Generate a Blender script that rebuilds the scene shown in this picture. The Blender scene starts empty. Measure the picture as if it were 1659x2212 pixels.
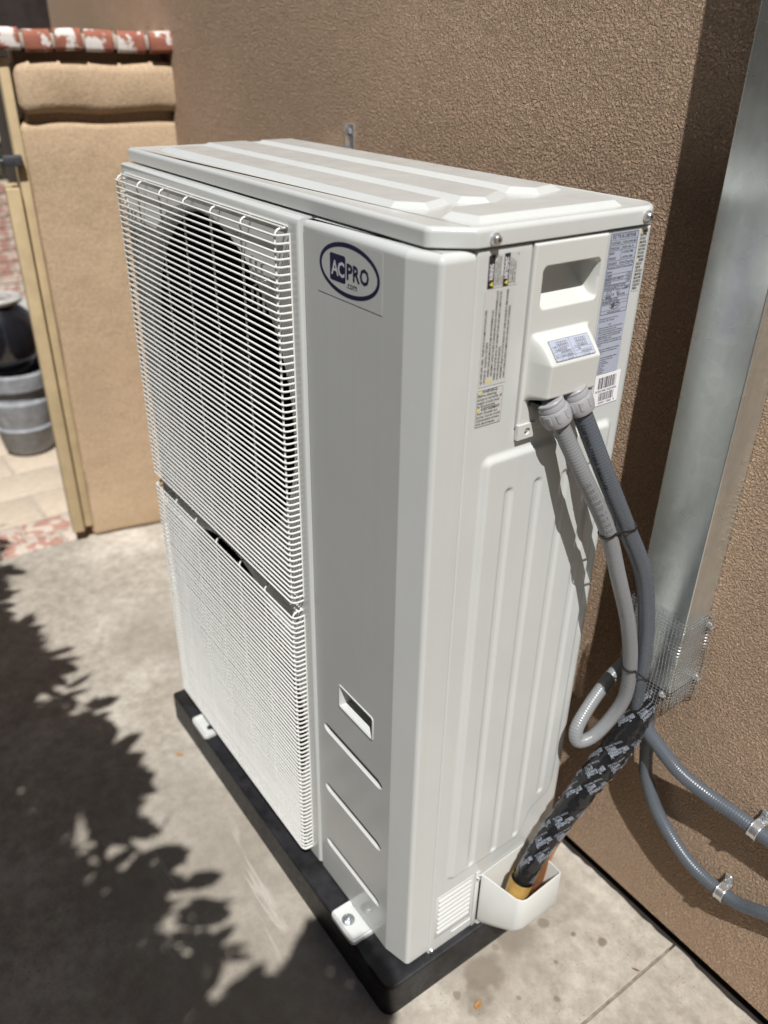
import bpy, bmesh, math, random
import numpy as np
from mathutils import Vector, Matrix, noise

R = math.radians
S = bpy.context.scene
C = S.collection
random.seed(7)
rng = np.random.default_rng(7)

# ------------------------------------------------------------------ camera
cam_d = bpy.data.cameras.new('camera')
cam = bpy.data.objects.new('camera', cam_d)
C.objects.link(cam)
cam.location = (0.7070, -0.5768, 1.4947)
cam.rotation_mode = 'XYZ'
cam.rotation_euler = (1.0557, -0.0164, 0.9483)
cam_d.sensor_fit = 'VERTICAL'
cam_d.sensor_height = 36.0
cam_d.lens = 1771.38 / 2212 * 36.0
cam_d.clip_start = 0.02
cam_d.clip_end = 500
cam_d.dof.use_dof = True
cam_d.dof.focus_distance = 1.22
cam_d.dof.aperture_fstop = 2.9
S.camera = cam

# ------------------------------------------------------------------ light
SUN_EL = R(58.6)
TO_SUN = Vector((0.8870 * math.cos(SUN_EL), -0.4617 * math.cos(SUN_EL), math.sin(SUN_EL))).normalized()
world = bpy.data.worlds.new('World')
S.world = world
world.use_nodes = True
wn = world.node_tree
bg = wn.nodes['Background']
sky = wn.nodes.new('ShaderNodeTexSky')
sky.sky_type = 'NISHITA'
sky.sun_disc = False
sky.sun_elevation = SUN_EL
sky.sun_rotation = math.atan2(TO_SUN.x, TO_SUN.y)
sky.air_density = 1.0
sky.dust_density = 1.0
wn.links.new(sky.outputs[0], bg.inputs[0])
bg.inputs[1].default_value = 0.05
sun_d = bpy.data.lights.new('sun', 'SUN')
sun_d.energy = 5.0
sun_d.angle = R(0.5)
sun_d.color = (1.0, 0.985, 0.955)
sun = bpy.data.objects.new('sun', sun_d)
C.objects.link(sun)
sun.location = TO_SUN * 8
sun.rotation_euler = (-TO_SUN).to_track_quat('-Z', 'Y').to_euler()
S.view_settings.view_transform = 'Standard'
S.view_settings.look = 'None'
S.view_settings.gamma = 1.0
S.view_settings.use_curve_mapping = False
S.view_settings.exposure = 0.12

G = -0.097            # ground level (0 = underside of the cabinet)
WY = 0.532            # house wall plane
WS = 0.004            # its slight skew


def wall_y(x):
    return WY + WS * (x - 0.1)


# ------------------------------------------------------------------ materials
def new_mat(name):
    m = bpy.data.materials.new(name)
    m.use_nodes = True
    nt = m.node_tree
    return m, nt, nt.nodes['Principled BSDF']


def N(nt, t, **kw):
    n = nt.nodes.new(t)
    for k, v in kw.items():
        if k.startswith('i_'):
            key = k[2:]
            key = int(key) if key.isdigit() else key
            n.inputs[key].default_value = v
        else:
            setattr(n, k, v)
    return n


def coords(nt, scale=(1, 1, 1), rot=(0, 0, 0)):
    tc = N(nt, 'ShaderNodeTexCoord')
    mp = N(nt, 'ShaderNodeMapping')
    mp.inputs['Scale'].default_value = scale
    mp.inputs['Rotation'].default_value = rot
    nt.links.new(tc.outputs['Object'], mp.inputs[0])
    return mp.outputs[0]


def ramp(nt, fac, stops):
    r = N(nt, 'ShaderNodeValToRGB')
    e = r.color_ramp.elements
    while len(e) < len(stops):
        e.new(0.5)
    for el, (p, c) in zip(e, stops):
        el.position = p
        el.color = c if len(c) == 4 else (*c, 1)
    nt.links.new(fac, r.inputs[0])
    return r.outputs[0]


def noise_tex(nt, vec, scale, detail=4, rough=0.55, dist=0.0):
    n = N(nt, 'ShaderNodeTexNoise')
    n.inputs['Scale'].default_value = scale
    n.inputs['Detail'].default_value = detail
    n.inputs['Roughness'].default_value = rough
    n.inputs['Distortion'].default_value = dist
    nt.links.new(vec, n.inputs['Vector'])
    return n.outputs['Fac']


def mix(nt, fac, a, b, mode='MIX'):
    m = N(nt, 'ShaderNodeMix', data_type='RGBA', blend_type=mode)
    for sock, v in ((m.inputs[0], fac), (m.inputs[6], a), (m.inputs[7], b)):
        if hasattr(v, 'node'):
            nt.links.new(v, sock)
        elif isinstance(v, (int, float)):
            sock.default_value = v
        else:
            sock.default_value = (*v, 1)
    return m.outputs[2]


def bump(nt, bsdf, h, strength, dist, chain=None):
    b = N(nt, 'ShaderNodeBump')
    b.inputs['Strength'].default_value = strength
    b.inputs['Distance'].default_value = dist
    nt.links.new(h, b.inputs['Height'])
    if chain is not None:
        nt.links.new(chain, b.inputs['Normal'])
    nt.links.new(b.outputs[0], bsdf.inputs['Normal'])
    return b.outputs[0]


def simple(name, col, rough=0.5, metal=0.0, var=0.06, vscale=9, spec=0.5, bs=0.0, bscale=300, coat=0.0):
    m, nt, b = new_mat(name)
    v = coords(nt)
    f = noise_tex(nt, v, vscale, 5)
    lo = tuple(max(0, c * (1 - var)) for c in col)
    hi = tuple(min(1, c * (1 + var)) for c in col)
    c = ramp(nt, f, [(0.3, lo), (0.7, hi)])
    nt.links.new(c, b.inputs['Base Color'])
    rr = ramp(nt, noise_tex(nt, v, vscale * 3, 4), [(0.3, (rough * 0.85,) * 3), (0.7, (min(1, rough * 1.15),) * 3)])
    nt.links.new(rr, b.inputs['Roughness'])
    b.inputs['Metallic'].default_value = metal
    b.inputs['Specular IOR Level'].default_value = spec
    b.inputs['Coat Weight'].default_value = coat
    if bs > 0:
        bump(nt, b, noise_tex(nt, v, bscale, 3), bs, 0.001)
    return m


def paint_mat(name, col):
    m, nt, b = new_mat(name)
    v = coords(nt)
    f = noise_tex(nt, v, 6, 6, 0.65)
    c = ramp(nt, f, [(0.30, tuple(x * 0.965 for x in col)), (0.62, col)])
    # faint grime specks
    sp = noise_tex(nt, v, 120, 3, 0.6)
    spm = ramp(nt, sp, [(0.70, (0, 0, 0)), (0.80, (1, 1, 1))])
    c = mix(nt, spm, c, tuple(x * 0.88 for x in col))
    nt.links.new(c, b.inputs['Base Color'])
    rr = ramp(nt, noise_tex(nt, v, 22, 4), [(0.3, (0.15,) * 3), (0.7, (0.23,) * 3)])
    nt.links.new(rr, b.inputs['Roughness'])
    b.inputs['Specular IOR Level'].default_value = 0.5
    st = noise_tex(nt, coords(nt, (55, 55, 1.6)), 1.0, 4, 0.6)
    sk = ramp(nt, st, [(0.54, (0, 0, 0)), (0.80, (0.17, 0.17, 0.17))])
    c2 = mix(nt, sk, c, tuple(x * f for x, f in zip(col, (0.82, 0.80, 0.75))))
    nt.links.new(c2, b.inputs['Base Color'])
    ch = bump(nt, b, noise_tex(nt, v, 420, 2), 0.10, 0.0004)
    bump(nt, b, noise_tex(nt, coords(nt, (5, 5, 3)), 1.0, 1), 0.12, 0.012, ch)
    return m


def stucco_mat(name, c1, c2, scale=150, strength=1.0, dist=0.004):
    m, nt, b = new_mat(name)
    v = coords(nt)
    f = noise_tex(nt, v, 2.2, 5, 0.6)
    big = ramp(nt, f, [(0.3, c1), (0.7, c2)])
    f2 = noise_tex(nt, v, scale * 0.8, 4, 0.6)
    sp = ramp(nt, f2, [(0.3, (0.80,) * 3), (0.7, (1.10,) * 3)])
    nt.links.new(mix(nt, 1.0, big, sp, 'MULTIPLY'), b.inputs['Base Color'])
    b.inputs['Roughness'].default_value = 0.95
    b.inputs['Specular IOR Level'].default_value = 0.15
    n1 = noise_tex(nt, v, scale, 3.5, 0.6, 0.35)
    n1 = ramp(nt, n1, [(0.33, (0, 0, 0)), (0.62, (1, 1, 1))])
    ch = bump(nt, b, n1, strength, dist)
    n2 = noise_tex(nt, v, scale * 0.09, 3, 0.5)
    bump(nt, b, n2, 0.35, 0.012, ch)
    return m


M = {}
M['paint'] = paint_mat('cream_white_paint', (0.565, 0.578, 0.565))
M['paint_wire'] = simple('cream_wire_coating', (0.74, 0.74, 0.71), 0.30, var=0.03)
M['plastic'] = simple('cream_plastic', (0.58, 0.585, 0.56), 0.34, var=0.02, bs=0.05, bscale=500)
M['wall'] = stucco_mat('tan_stucco', (0.64, 0.455, 0.315), (0.76, 0.545, 0.385), 225, 1.0, 0.0075)
M['wall3'] = stucco_mat('brown_stucco', (0.20, 0.15, 0.11), (0.27, 0.20, 0.15), 60, 0.6, 0.004)
M['wall2'] = stucco_mat('light_tan_stucco', (0.475, 0.345, 0.225), (0.55, 0.41, 0.275), 150, 0.25, 0.003)
M['black_rubber'] = simple('black_recycled_rubber', (0.0125, 0.0125, 0.0145), 0.5, var=0.75, vscale=22, bs=0.5, bscale=200)
M['dark_in'] = simple('dark_interior', (0.006, 0.006, 0.0065), 0.9, var=0.2, spec=0.1)
M['fan'] = simple('black_fan_plastic', (0.008, 0.008, 0.009), 0.5, var=0.2, spec=0.2)
M['fins'] = simple('coil_fins', (0.008, 0.008, 0.011), 0.7, 0.1, var=0.3, vscale=200)
M['zinc'] = simple('zinc_plated_steel', (0.76, 0.77, 0.78), 0.30, 0.9, var=0.12, vscale=60)
M['mesh'] = simple('galvanised_wire', (0.42, 0.43, 0.44), 0.35, 0.85, var=0.15, vscale=60)
M['steel'] = simple('bolt_steel', (0.58, 0.60, 0.63), 0.33, 0.9, var=0.15, vscale=80)
M['brass'] = simple('gold_foil_paper', (0.62, 0.40, 0.12), 0.42, 0.35, var=0.2, vscale=40)
M['copper'] = simple('copper_pipe', (0.62, 0.30, 0.15), 0.38, 0.8, var=0.2, vscale=30)
M['cond_light'] = simple('light_grey_pvc', (0.215, 0.223, 0.232), 0.30, var=0.04)
M['cond_dark'] = simple('slate_grey_pvc', (0.085, 0.098, 0.115), 0.27, var=0.06)
M['fitting'] = simple('grey_nylon', (0.32, 0.32, 0.335), 0.42, var=0.03)
M['black_plastic'] = simple('black_plastic', (0.012, 0.012, 0.013), 0.3, var=0.1)
M['tape'] = simple('black_foil_tape', (0.013, 0.013, 0.014), 0.10, var=0.2, vscale=40, bs=0.45, bscale=55)
M['ink_white'] = simple('white_ink', (0.27, 0.30, 0.35), 0.4, var=0.05)
M['ink_black'] = simple('black_ink', (0.02, 0.02, 0.022), 0.5, var=0.1)
M['ink_grey'] = simple('dark_grey_ink', (0.075, 0.078, 0.085), 0.5, var=0.1)
M['ink_soft'] = simple('soft_grey_ink', (0.19, 0.19, 0.20), 0.5, var=0.1)
M['ink_navy'] = simple('navy_ink', (0.010, 0.012, 0.055), 0.35, var=0.05)
M['ink_yellow'] = simple('yellow_ink', (0.72, 0.60, 0.05), 0.45, var=0.05)
M['ink_silver'] = simple('silver_ink', (0.62, 0.62, 0.66), 0.4, var=0.03)
M['label_clear'] = simple('clear_film_label', (0.535, 0.535, 0.515), 0.33, var=0.02)
M['label_front'] = simple('clear_film_front', (0.68, 0.675, 0.65), 0.24, var=0.02)
M['label_silver'] = simple('silver_blue_label', (0.40, 0.43, 0.52), 0.36, var=0.05)
M['label_white'] = simple('white_paper_label', (0.84, 0.83, 0.86), 0.5, var=0.02)
M['wood'] = simple('pale_painted_wood', (0.50, 0.385, 0.225), 0.7, var=0.12, vscale=14, bs=0.3, bscale=60)
M['pot_grey'] = simple('grey_fired_clay', (0.25, 0.26, 0.28), 0.75, var=0.25, vscale=26, bs=0.4, bscale=60)
M['pot_black'] = simple('glossy_black_glaze', (0.012, 0.013, 0.017), 0.12, var=0.2, coat=0.5)
M['white_glaze'] = simple('white_glaze', (0.45, 0.43, 0.40), 0.4, var=0.15, vscale=30)
M['leaf'] = simple('olive_leaf', (0.055, 0.085, 0.03), 0.45, var=0.4, vscale=8)
M['leaf_dry'] = simple('dry_leaf', (0.36, 0.18, 0.06), 0.7, var=0.3, vscale=60)
M['bark'] = simple('bark', (0.13, 0.09, 0.06), 0.9, var=0.35, vscale=30, bs=0.8, bscale=60)
M['dark_wood'] = simple('dark_brown_wood', (0.030, 0.020, 0.015), 0.6, var=0.3, vscale=20)
M['grout'] = simple('sandy_mortar', (0.42, 0.36, 0.29), 0.95, var=0.15, vscale=40, bs=0.5, bscale=150)
M['shade_soil'] = simple('gap_shade_soil', (0.02, 0.015, 0.012), 0.95, var=0.3, vscale=40)  # near-black so the shade of the gaps sits in the colour; also potting soil
M['joint'] = simple('sandy_joint', (0.20, 0.175, 0.145), 0.95, var=0.4, vscale=60, bs=0.5, bscale=200)
M['rust'] = simple('dusty_hinge_metal', (0.10, 0.10, 0.11), 0.5, 0.6, var=0.3, vscale=50)


def brick_mat(name, base, base2, patch, amount):
    m, nt, b = new_mat(name)
    v = coords(nt)
    oi = N(nt, 'ShaderNodeObjectInfo')
    f = noise_tex(nt, v, 30, 5)
    c = ramp(nt, f, [(0.3, base), (0.7, base2)])
    f2 = N(nt, 'ShaderNodeTexNoise')
    f2.noise_dimensions = '4D'
    f2.inputs['Scale'].default_value = 22
    f2.inputs['Detail'].default_value = 4
    nt.links.new(v, f2.inputs['Vector'])
    mu = N(nt, 'ShaderNodeMath', operation='MULTIPLY')
    mu.inputs[1].default_value = 37
    nt.links.new(oi.outputs['Random'], mu.inputs[0])
    nt.links.new(mu.outputs[0], f2.inputs['W'])
    mk = ramp(nt, f2.outputs['Fac'], [(amount, (0, 0, 0)), (amount + 0.05, (1, 1, 1))])
    c = mix(nt, mk, c, patch)
    nt.links.new(c, b.inputs['Base Color'])
    b.inputs['Roughness'].default_value = 0.85
    bump(nt, b, noise_tex(nt, v, 160, 4), 0.4, 0.002)
    return m


M['coping'] = brick_mat('red_brick_white_paint', (0.27, 0.09, 0.06), (0.36, 0.135, 0.085), (0.70, 0.66, 0.62), 0.50)
M['paver'] = brick_mat('tan_paver', (0.47, 0.39, 0.30), (0.56, 0.47, 0.37), (0.50, 0.40, 0.32), 0.62)
M['red_brick'] = brick_mat('weathered_red_brick', (0.36, 0.19, 0.15), (0.46, 0.27, 0.22), (0.54, 0.46, 0.39), 0.48)


def galvanised():
    m, nt, b = new_mat('galvanised_sheet')
    v = coords(nt)
    vo = N(nt, 'ShaderNodeTexVoronoi')
    vo.inputs['Scale'].default_value = 70
    nt.links.new(v, vo.inputs['Vector'])
    f = noise_tex(nt, coords(nt, (14, 14, 3)), 1.0, 5, 0.6)
    a = ramp(nt, vo.outputs['Color'], [(0.0, (0.70, 0.75, 0.745)), (1.0, (0.78, 0.82, 0.815))])
    c = ramp(nt, f, [(0.3, (0.80,) * 3), (0.7, (1.08,) * 3)])
    nt.links.new(mix(nt, 1.0, a, c, 'MULTIPLY'), b.inputs['Base Color'])
    b.inputs['Metallic'].default_value = 0.90
    rr = ramp(nt, noise_tex(nt, v, 12, 2), [(0.3, (0.24,) * 3), (0.7, (0.34,) * 3)])
    nt.links.new(rr, b.inputs['Roughness'])
    bump(nt, b, noise_tex(nt, coords(nt, (8, 8, 2.5)), 1.0, 0), 0.30, 0.014)
    return m


M['galv'] = galvanised()


def concrete():
    m, nt, b = new_mat('weathered_concrete')
    v = coords(nt)
    f = noise_tex(nt, v, 3.2, 7, 0.62)
    c = ramp(nt, f, [(0.28, (0.28, 0.257, 0.225)), (0.5, (0.37, 0.346, 0.31)), (0.72, (0.53, 0.51, 0.475))])
    f2 = noise_tex(nt, v, 34, 6, 0.7)
    c = mix(nt, 0.55, c, ramp(nt, f2, [(0.32, (0.30, 0.27, 0.23)), (0.66, (0.68, 0.65, 0.60))]), 'OVERLAY')
    # dark pin holes
    vo = N(nt, 'ShaderNodeTexVoronoi')
    vo.inputs['Scale'].default_value = 130
    nt.links.new(v, vo.inputs['Vector'])
    hole = ramp(nt, vo.outputs['Distance'], [(0.10, (1, 1, 1)), (0.20, (0, 0, 0))])
    pm = ramp(nt, noise_tex(nt, v, 16, 3), [(0.50, (0, 0, 0)), (0.62, (1, 1, 1))])
    hm = N(nt, 'ShaderNodeMath', operation='MULTIPLY')
    nt.links.new(hole, hm.inputs[0])
    nt.links.new(pm, hm.inputs[1])
    c = mix(nt, hm.outputs[0], c, (0.13, 0.11, 0.09))
    # stains: drips and damp blotches lying on the slab
    dn = N(nt, 'ShaderNodeTexNoise')
    dn.inputs['Scale'].default_value = 26
    dn.inputs['Detail'].default_value = 5
    nt.links.new(v, dn.inputs['Vector'])
    sub = N(nt, 'ShaderNodeVectorMath', operation='SUBTRACT')
    sub.inputs[1].default_value = (0.5, 0.5, 0.5)
    nt.links.new(dn.outputs['Color'], sub.inputs[0])
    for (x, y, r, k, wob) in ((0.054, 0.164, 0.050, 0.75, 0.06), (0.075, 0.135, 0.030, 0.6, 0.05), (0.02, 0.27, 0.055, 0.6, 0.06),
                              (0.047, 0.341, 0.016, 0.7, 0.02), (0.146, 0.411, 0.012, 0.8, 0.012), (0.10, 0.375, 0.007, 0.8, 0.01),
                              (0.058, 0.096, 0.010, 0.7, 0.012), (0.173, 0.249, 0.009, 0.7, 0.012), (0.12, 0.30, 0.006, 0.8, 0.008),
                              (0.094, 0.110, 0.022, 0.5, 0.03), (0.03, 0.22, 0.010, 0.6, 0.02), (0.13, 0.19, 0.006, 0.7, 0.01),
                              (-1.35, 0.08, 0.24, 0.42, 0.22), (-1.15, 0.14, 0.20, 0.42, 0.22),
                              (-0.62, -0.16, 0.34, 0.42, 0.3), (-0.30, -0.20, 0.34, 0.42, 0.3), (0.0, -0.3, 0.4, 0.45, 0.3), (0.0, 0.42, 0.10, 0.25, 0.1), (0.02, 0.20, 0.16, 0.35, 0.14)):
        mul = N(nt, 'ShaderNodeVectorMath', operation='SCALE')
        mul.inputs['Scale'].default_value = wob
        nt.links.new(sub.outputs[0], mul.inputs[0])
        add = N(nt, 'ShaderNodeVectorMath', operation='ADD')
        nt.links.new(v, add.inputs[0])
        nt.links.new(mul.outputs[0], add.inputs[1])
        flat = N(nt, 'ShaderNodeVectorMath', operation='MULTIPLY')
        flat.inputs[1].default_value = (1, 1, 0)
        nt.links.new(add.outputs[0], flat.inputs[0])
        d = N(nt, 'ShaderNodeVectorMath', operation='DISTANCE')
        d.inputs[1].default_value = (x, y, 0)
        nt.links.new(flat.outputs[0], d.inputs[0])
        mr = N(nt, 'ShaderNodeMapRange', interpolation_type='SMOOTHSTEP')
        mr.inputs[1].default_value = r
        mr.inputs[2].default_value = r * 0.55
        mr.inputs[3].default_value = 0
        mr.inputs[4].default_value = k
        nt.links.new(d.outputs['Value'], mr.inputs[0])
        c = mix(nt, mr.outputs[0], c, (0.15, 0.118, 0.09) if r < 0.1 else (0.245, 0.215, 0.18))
    # pale curved scuffs where the pad was dragged
    sv = coords(nt, (2.2, 26, 1), (0, 0, R(-7)))
    sn = noise_tex(nt, sv, 1.0, 3, 0.5, 0.6)
    sl = ramp(nt, sn, [(0.60, (0, 0, 0)), (0.66, (1, 1, 1)), (0.72, (0, 0, 0))])
    sd_ = N(nt, 'ShaderNodeVectorMath', operation='DISTANCE')
    sd_.inputs[1].default_value = (-0.40, -0.15, G)
    nt.links.new(v, sd_.inputs[0])
    sm = N(nt, 'ShaderNodeMapRange', interpolation_type='SMOOTHSTEP')
    sm.inputs[1].default_value = 0.26
    sm.inputs[2].default_value = 0.12
    sm.inputs[3].default_value = 0
    sm.inputs[4].default_value = 0.32
    nt.links.new(sd_.outputs['Value'], sm.inputs[0])
    sx = N(nt, 'ShaderNodeMath', operation='MULTIPLY')
    nt.links.new(sl, sx.inputs[0])
    nt.links.new(sm.outputs[0], sx.inputs[1])
    c = mix(nt, sx.outputs[0], c, (0.62, 0.59, 0.54))
    nt.links.new(c, b.inputs['Base Color'])
    b.inputs['Roughness'].default_value = 0.9
    b.inputs['Specular IOR Level'].default_value = 0.25
    ch = bump(nt, b, noise_tex(nt, v, 240, 4, 0.6), 0.30, 0.0025)
    bump(nt, b, noise_tex(nt, v, 14, 4), 0.25, 0.008, ch)
    return m


M['concrete'] = concrete()


# ------------------------------------------------------------------ helpers
def finish(me, smooth=None):
    if smooth is not None:
        for p in me.polygons:
            p.use_smooth = True
        me.set_sharp_from_angle(angle=R(smooth))
    me.update()


def link(name, me, mat=None, parent=None):
    o = bpy.data.objects.new(name, me)
    C.objects.link(o)
    if mat is not None:
        if isinstance(mat, str):
            mat = M[mat]
        if not me.materials:
            me.materials.append(mat)
    if parent is not None:
        o.parent = parent
    return o


def from_py(name, V, F, mat, parent=None, smooth=None):
    me = bpy.data.meshes.new(name)
    me.from_pydata([tuple(map(float, v)) for v in V], [], F)
    finish(me, smooth)
    return link(name, me, mat, parent)


def from_bm(name, bm, mat, parent=None, smooth=None):
    me = bpy.data.meshes.new(name)
    bmesh.ops.recalc_face_normals(bm, faces=bm.faces)
    bm.to_mesh(me)
    bm.free()
    finish(me, smooth)
    return link(name, me, mat, parent)


def thing(name, label, cat, loc=(0, 0, 0), group=None):
    o = bpy.data.objects.new(name, None)
    o.empty_display_size = 0.05
    C.objects.link(o)
    o.location = loc
    tag(o, label, cat, group)
    return o


def tag(o, label, cat, group=None):
    o['label'] = label
    o['category'] = cat
    if group:
        o['group'] = group
    return o


def box_bm(x0, x1, y0, y1, z0, z1, bev=0.0, seg=2, bm=None):
    own = bmesh.new()
    bmesh.ops.create_cube(own, size=1.0)
    for v in own.verts:
        v.co = Vector((x0 if v.co.x < 0 else x1, y0 if v.co.y < 0 else y1, z0 if v.co.z < 0 else z1))
    if bev > 0:
        bmesh.ops.bevel(own, geom=list(own.edges), offset=bev, segments=seg, profile=0.5, affect='EDGES')
    if bm is None:
        return own
    me = bpy.data.meshes.new('tmp')
    own.to_mesh(me)
    own.free()
    bm.from_mesh(me)
    bpy.data.meshes.remove(me)
    return bm


def box(name, x0, x1, y0, y1, z0, z1, mat, parent=None, bev=0.0, seg=2):
    return from_bm(name, box_bm(x0, x1, y0, y1, z0, z1, bev, seg), mat, parent, 35 if bev else None)


def lathe_vf(profile, n=32, axis=Vector((0, 0, 1)), org=Vector((0, 0, 0)), cap=True):
    """profile [(r, h)] turned about axis"""
    axis = Vector(axis).normalized()
    a = axis.orthogonal().normalized()
    b = axis.cross(a)
    V, F = [], []
    for (r, h) in profile:
        for i in range(n):
            t = 2 * math.pi * i / n
            V.append(Vector(org) + axis * h + (a * math.cos(t) + b * math.sin(t)) * r)
    for j in range(len(profile) - 1):
        for i in range(n):
            k = (i + 1) % n
            F.append((j * n + i, j * n + k, (j + 1) * n + k, (j + 1) * n + i))
    if cap:
        F.append(tuple(range(n - 1, -1, -1)))
        F.append(tuple(range((len(profile) - 1) * n, len(profile) * n)))
    return V, F


def lathe(name, profile, mat, parent=None, n=32, axis=(0, 0, 1), org=(0, 0, 0), smooth=40, cap=True):
    V, F = lathe_vf(profile, n, axis, Vector(org), cap)
    return from_py(name, V, F, mat, parent, smooth)


def merge(parts):
    V, F = [], []
    for v, f in parts:
        o = len(V)
        V += list(v)
        F += [tuple(i + o for i in q) for q in f]
    return V, F


def catmull(P, n):
    P = [Vector(p) for p in P]
    Q = [P[0] * 2 - P[1]] + P + [P[-1] * 2 - P[-2]]
    dense = []
    for i in range(1, len(Q) - 2):
        for k in range(24):
            t = k / 24
            p0, p1, p2, p3 = Q[i - 1], Q[i], Q[i + 1], Q[i + 2]
            dense.append(0.5 * ((2 * p1) + (p2 - p0) * t + (2 * p0 - 5 * p1 + 4 * p2 - p3) * t * t + (3 * p1 - p0 - 3 * p2 + p3) * t ** 3))
    dense.append(P[-1])
    L = [0.0]
    for a, b in zip(dense, dense[1:]):
        L.append(L[-1] + (b - a).length)
    out = []
    j = 0
    for i in range(n):
        s = L[-1] * i / (n - 1)
        while j < len(L) - 2 and L[j + 1] < s:
            j += 1
        t = (s - L[j]) / max(1e-9, L[j + 1] - L[j])
        out.append(dense[j].lerp(dense[j + 1], min(1, max(0, t))))
    return out, L[-1]


class Tube:
    def __init__(self, pts, n, rad, up=Vector((1, 0, 0))):
        self.P, self.L = catmull(pts, n) if n else ([Vector(p) for p in pts], 0)
        P = self.P
        self.n = len(P)
        if not n:
            self.L = sum((b - a).length for a, b in zip(P, P[1:]))
        self.rad = rad
        T = []
        for i in range(self.n):
            a, b = P[max(0, i - 1)], P[min(self.n - 1, i + 1)]
            T.append((b - a).normalized())
        u = (up - T[0] * up.dot(T[0]))
        if u.length < 1e-4:
            u = T[0].orthogonal()
        u.normalize()
        self.T, self.U = T, [u]
        for i in range(1, self.n):
            u = self.U[-1] - T[i] * self.U[-1].dot(T[i])
            self.U.append(u.normalized())

    def r(self, s):
        return self.rad(s) if callable(self.rad) else self.rad

    def at(self, s, th, dr=0.0):
        f = min(max(s / self.L, 0), 1) * (self.n - 1)
        i = min(int(f), self.n - 2)
        t = f - i
        p = self.P[i].lerp(self.P[i + 1], t)
        u = self.U[i].lerp(self.U[i + 1], t).normalized()
        T = self.T[i].lerp(self.T[i + 1], t).normalized()
        w = T.cross(u)
        return p + (u * math.cos(th) + w * math.sin(th)) * (self.r(s) + dr)

    def theta_towards(self, s, q):
        f = min(max(s / self.L, 0), 1) * (self.n - 1)
        i = min(int(f), self.n - 2)
        d = Vector(q) - self.P[i]
        return math.atan2(d.dot(self.T[i].cross(self.U[i])), d.dot(self.U[i]))

    def vf(self, m=12, cap=True):
        V, F = [], []
        for i in range(self.n):
            s = self.L * i / (self.n - 1)
            w = self.T[i].cross(self.U[i])
            r = self.r(s)
            for k in range(m):
                t = 2 * math.pi * k / m
                V.append(self.P[i] + (self.U[i] * math.cos(t) + w * math.sin(t)) * r)
        for i in range(self.n - 1):
            for k in range(m):
                q = (k + 1) % m
                F.append((i * m + k, i * m + q, (i + 1) * m + q, (i + 1) * m + k))
        if cap:
            F.append(tuple(range(m - 1, -1, -1)))
            F.append(tuple(range((self.n - 1) * m, self.n * m)))
        return V, F


def rod(a, b, r, m=6):
    return Tube([a, b], 0, r).vf(m)


def poly_rod(pts, r, m=6):
    return Tube(pts, 0, r).vf(m)


def round_poly(P, rad, closed=False, seg=5):
    """P list of 2D points, rad per point; returns rounded polyline"""
    out = []
    n = len(P)
    for i in range(n):
        p = Vector(P[i])
        if (not closed and i in (0, n - 1)) or rad[i] <= 0:
            out.append(p)
            continue
        a, b = Vector(P[i - 1]), Vector(P[(i + 1) % n])
        u, v = (a - p).normalized(), (b - p).normalized()
        ang = u.angle(v)
        d = rad[i] / math.tan(ang / 2)
        d = min(d, (a - p).length * 0.48, (b - p).length * 0.48)
        r = d * math.tan(ang / 2)
        bis = (u + v).normalized()
        c = p + bis * (r / math.sin(ang / 2))
        p0, p1 = p + u * d, p + v * d
        a0 = math.atan2((p0 - c).y, (p0 - c).x)
        a1 = math.atan2((p1 - c).y, (p1 - c).x)
        da = (a1 - a0 + math.pi) % (2 * math.pi) - math.pi
        for k in range(seg + 1):
            t = a0 + da * k / seg
            out.append(c + Vector((math.cos(t), math.sin(t))) * r)
    return out


def loft(loops, cap0=True, cap1=True):
    n = len(loops[0])
    V = [p for l in loops for p in l]
    F = []
    for j in range(len(loops) - 1):
        for i in range(n):
            k = (i + 1) % n
            F.append((j * n + i, j * n + k, (j + 1) * n + k, (j + 1) * n + i))
    if cap0:
        F.append(tuple(range(n - 1, -1, -1)))
    if cap1:
        F.append(tuple(range((len(loops) - 1) * n, len(loops) * n)))
    return V, F


def inset_loop(P, d):
    """inset a closed ccw 2D loop by d"""
    n = len(P)
    out = []
    for i in range(n):
        a, p, b = P[i - 1], P[i], P[(i + 1) % n]
        e1, e2 = (p - a), (b - p)
        if e1.length < 1e-9:
            e1 = e2
        if e2.length < 1e-9:
            e2 = e1
        n1 = Vector((-e1.y, e1.x)).normalized()
        n2 = Vector((-e2.y, e2.x)).normalized()
        m = (n1 + n2)
        m = m / max(0.3, m.length_squared) * 2
        out.append(p + m * d)
    return out


def boolean_cut(o, cutters):
    for cbm in cutters:
        me = bpy.data.meshes.new('cut')
        bmesh.ops.recalc_face_normals(cbm, faces=cbm.faces)
        cbm.to_mesh(me)
        cbm.free()
        co = bpy.data.objects.new('cut', me)
        C.objects.link(co)
        md = o.modifiers.new('b', 'BOOLEAN')
        md.operation = 'DIFFERENCE'
        md.solver = 'EXACT'
        md.object = co
        dg = bpy.context.evaluated_depsgraph_get()
        nm = bpy.data.meshes.new_from_object(o.evaluated_get(dg))
        o.modifiers.clear()
        old = o.data
        o.data = nm
        nm.name = old.name
        bpy.data.meshes.remove(old)
        bpy.data.objects.remove(co)
        bpy.data.meshes.remove(me)


# ---- lettering --------------------------------------------------
_tcurve = bpy.data.curves.new('lettering', 'FONT')
_tobj = bpy.data.objects.new('lettering', _tcurve)
C.objects.link(_tobj)
_tcache = {}


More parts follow.
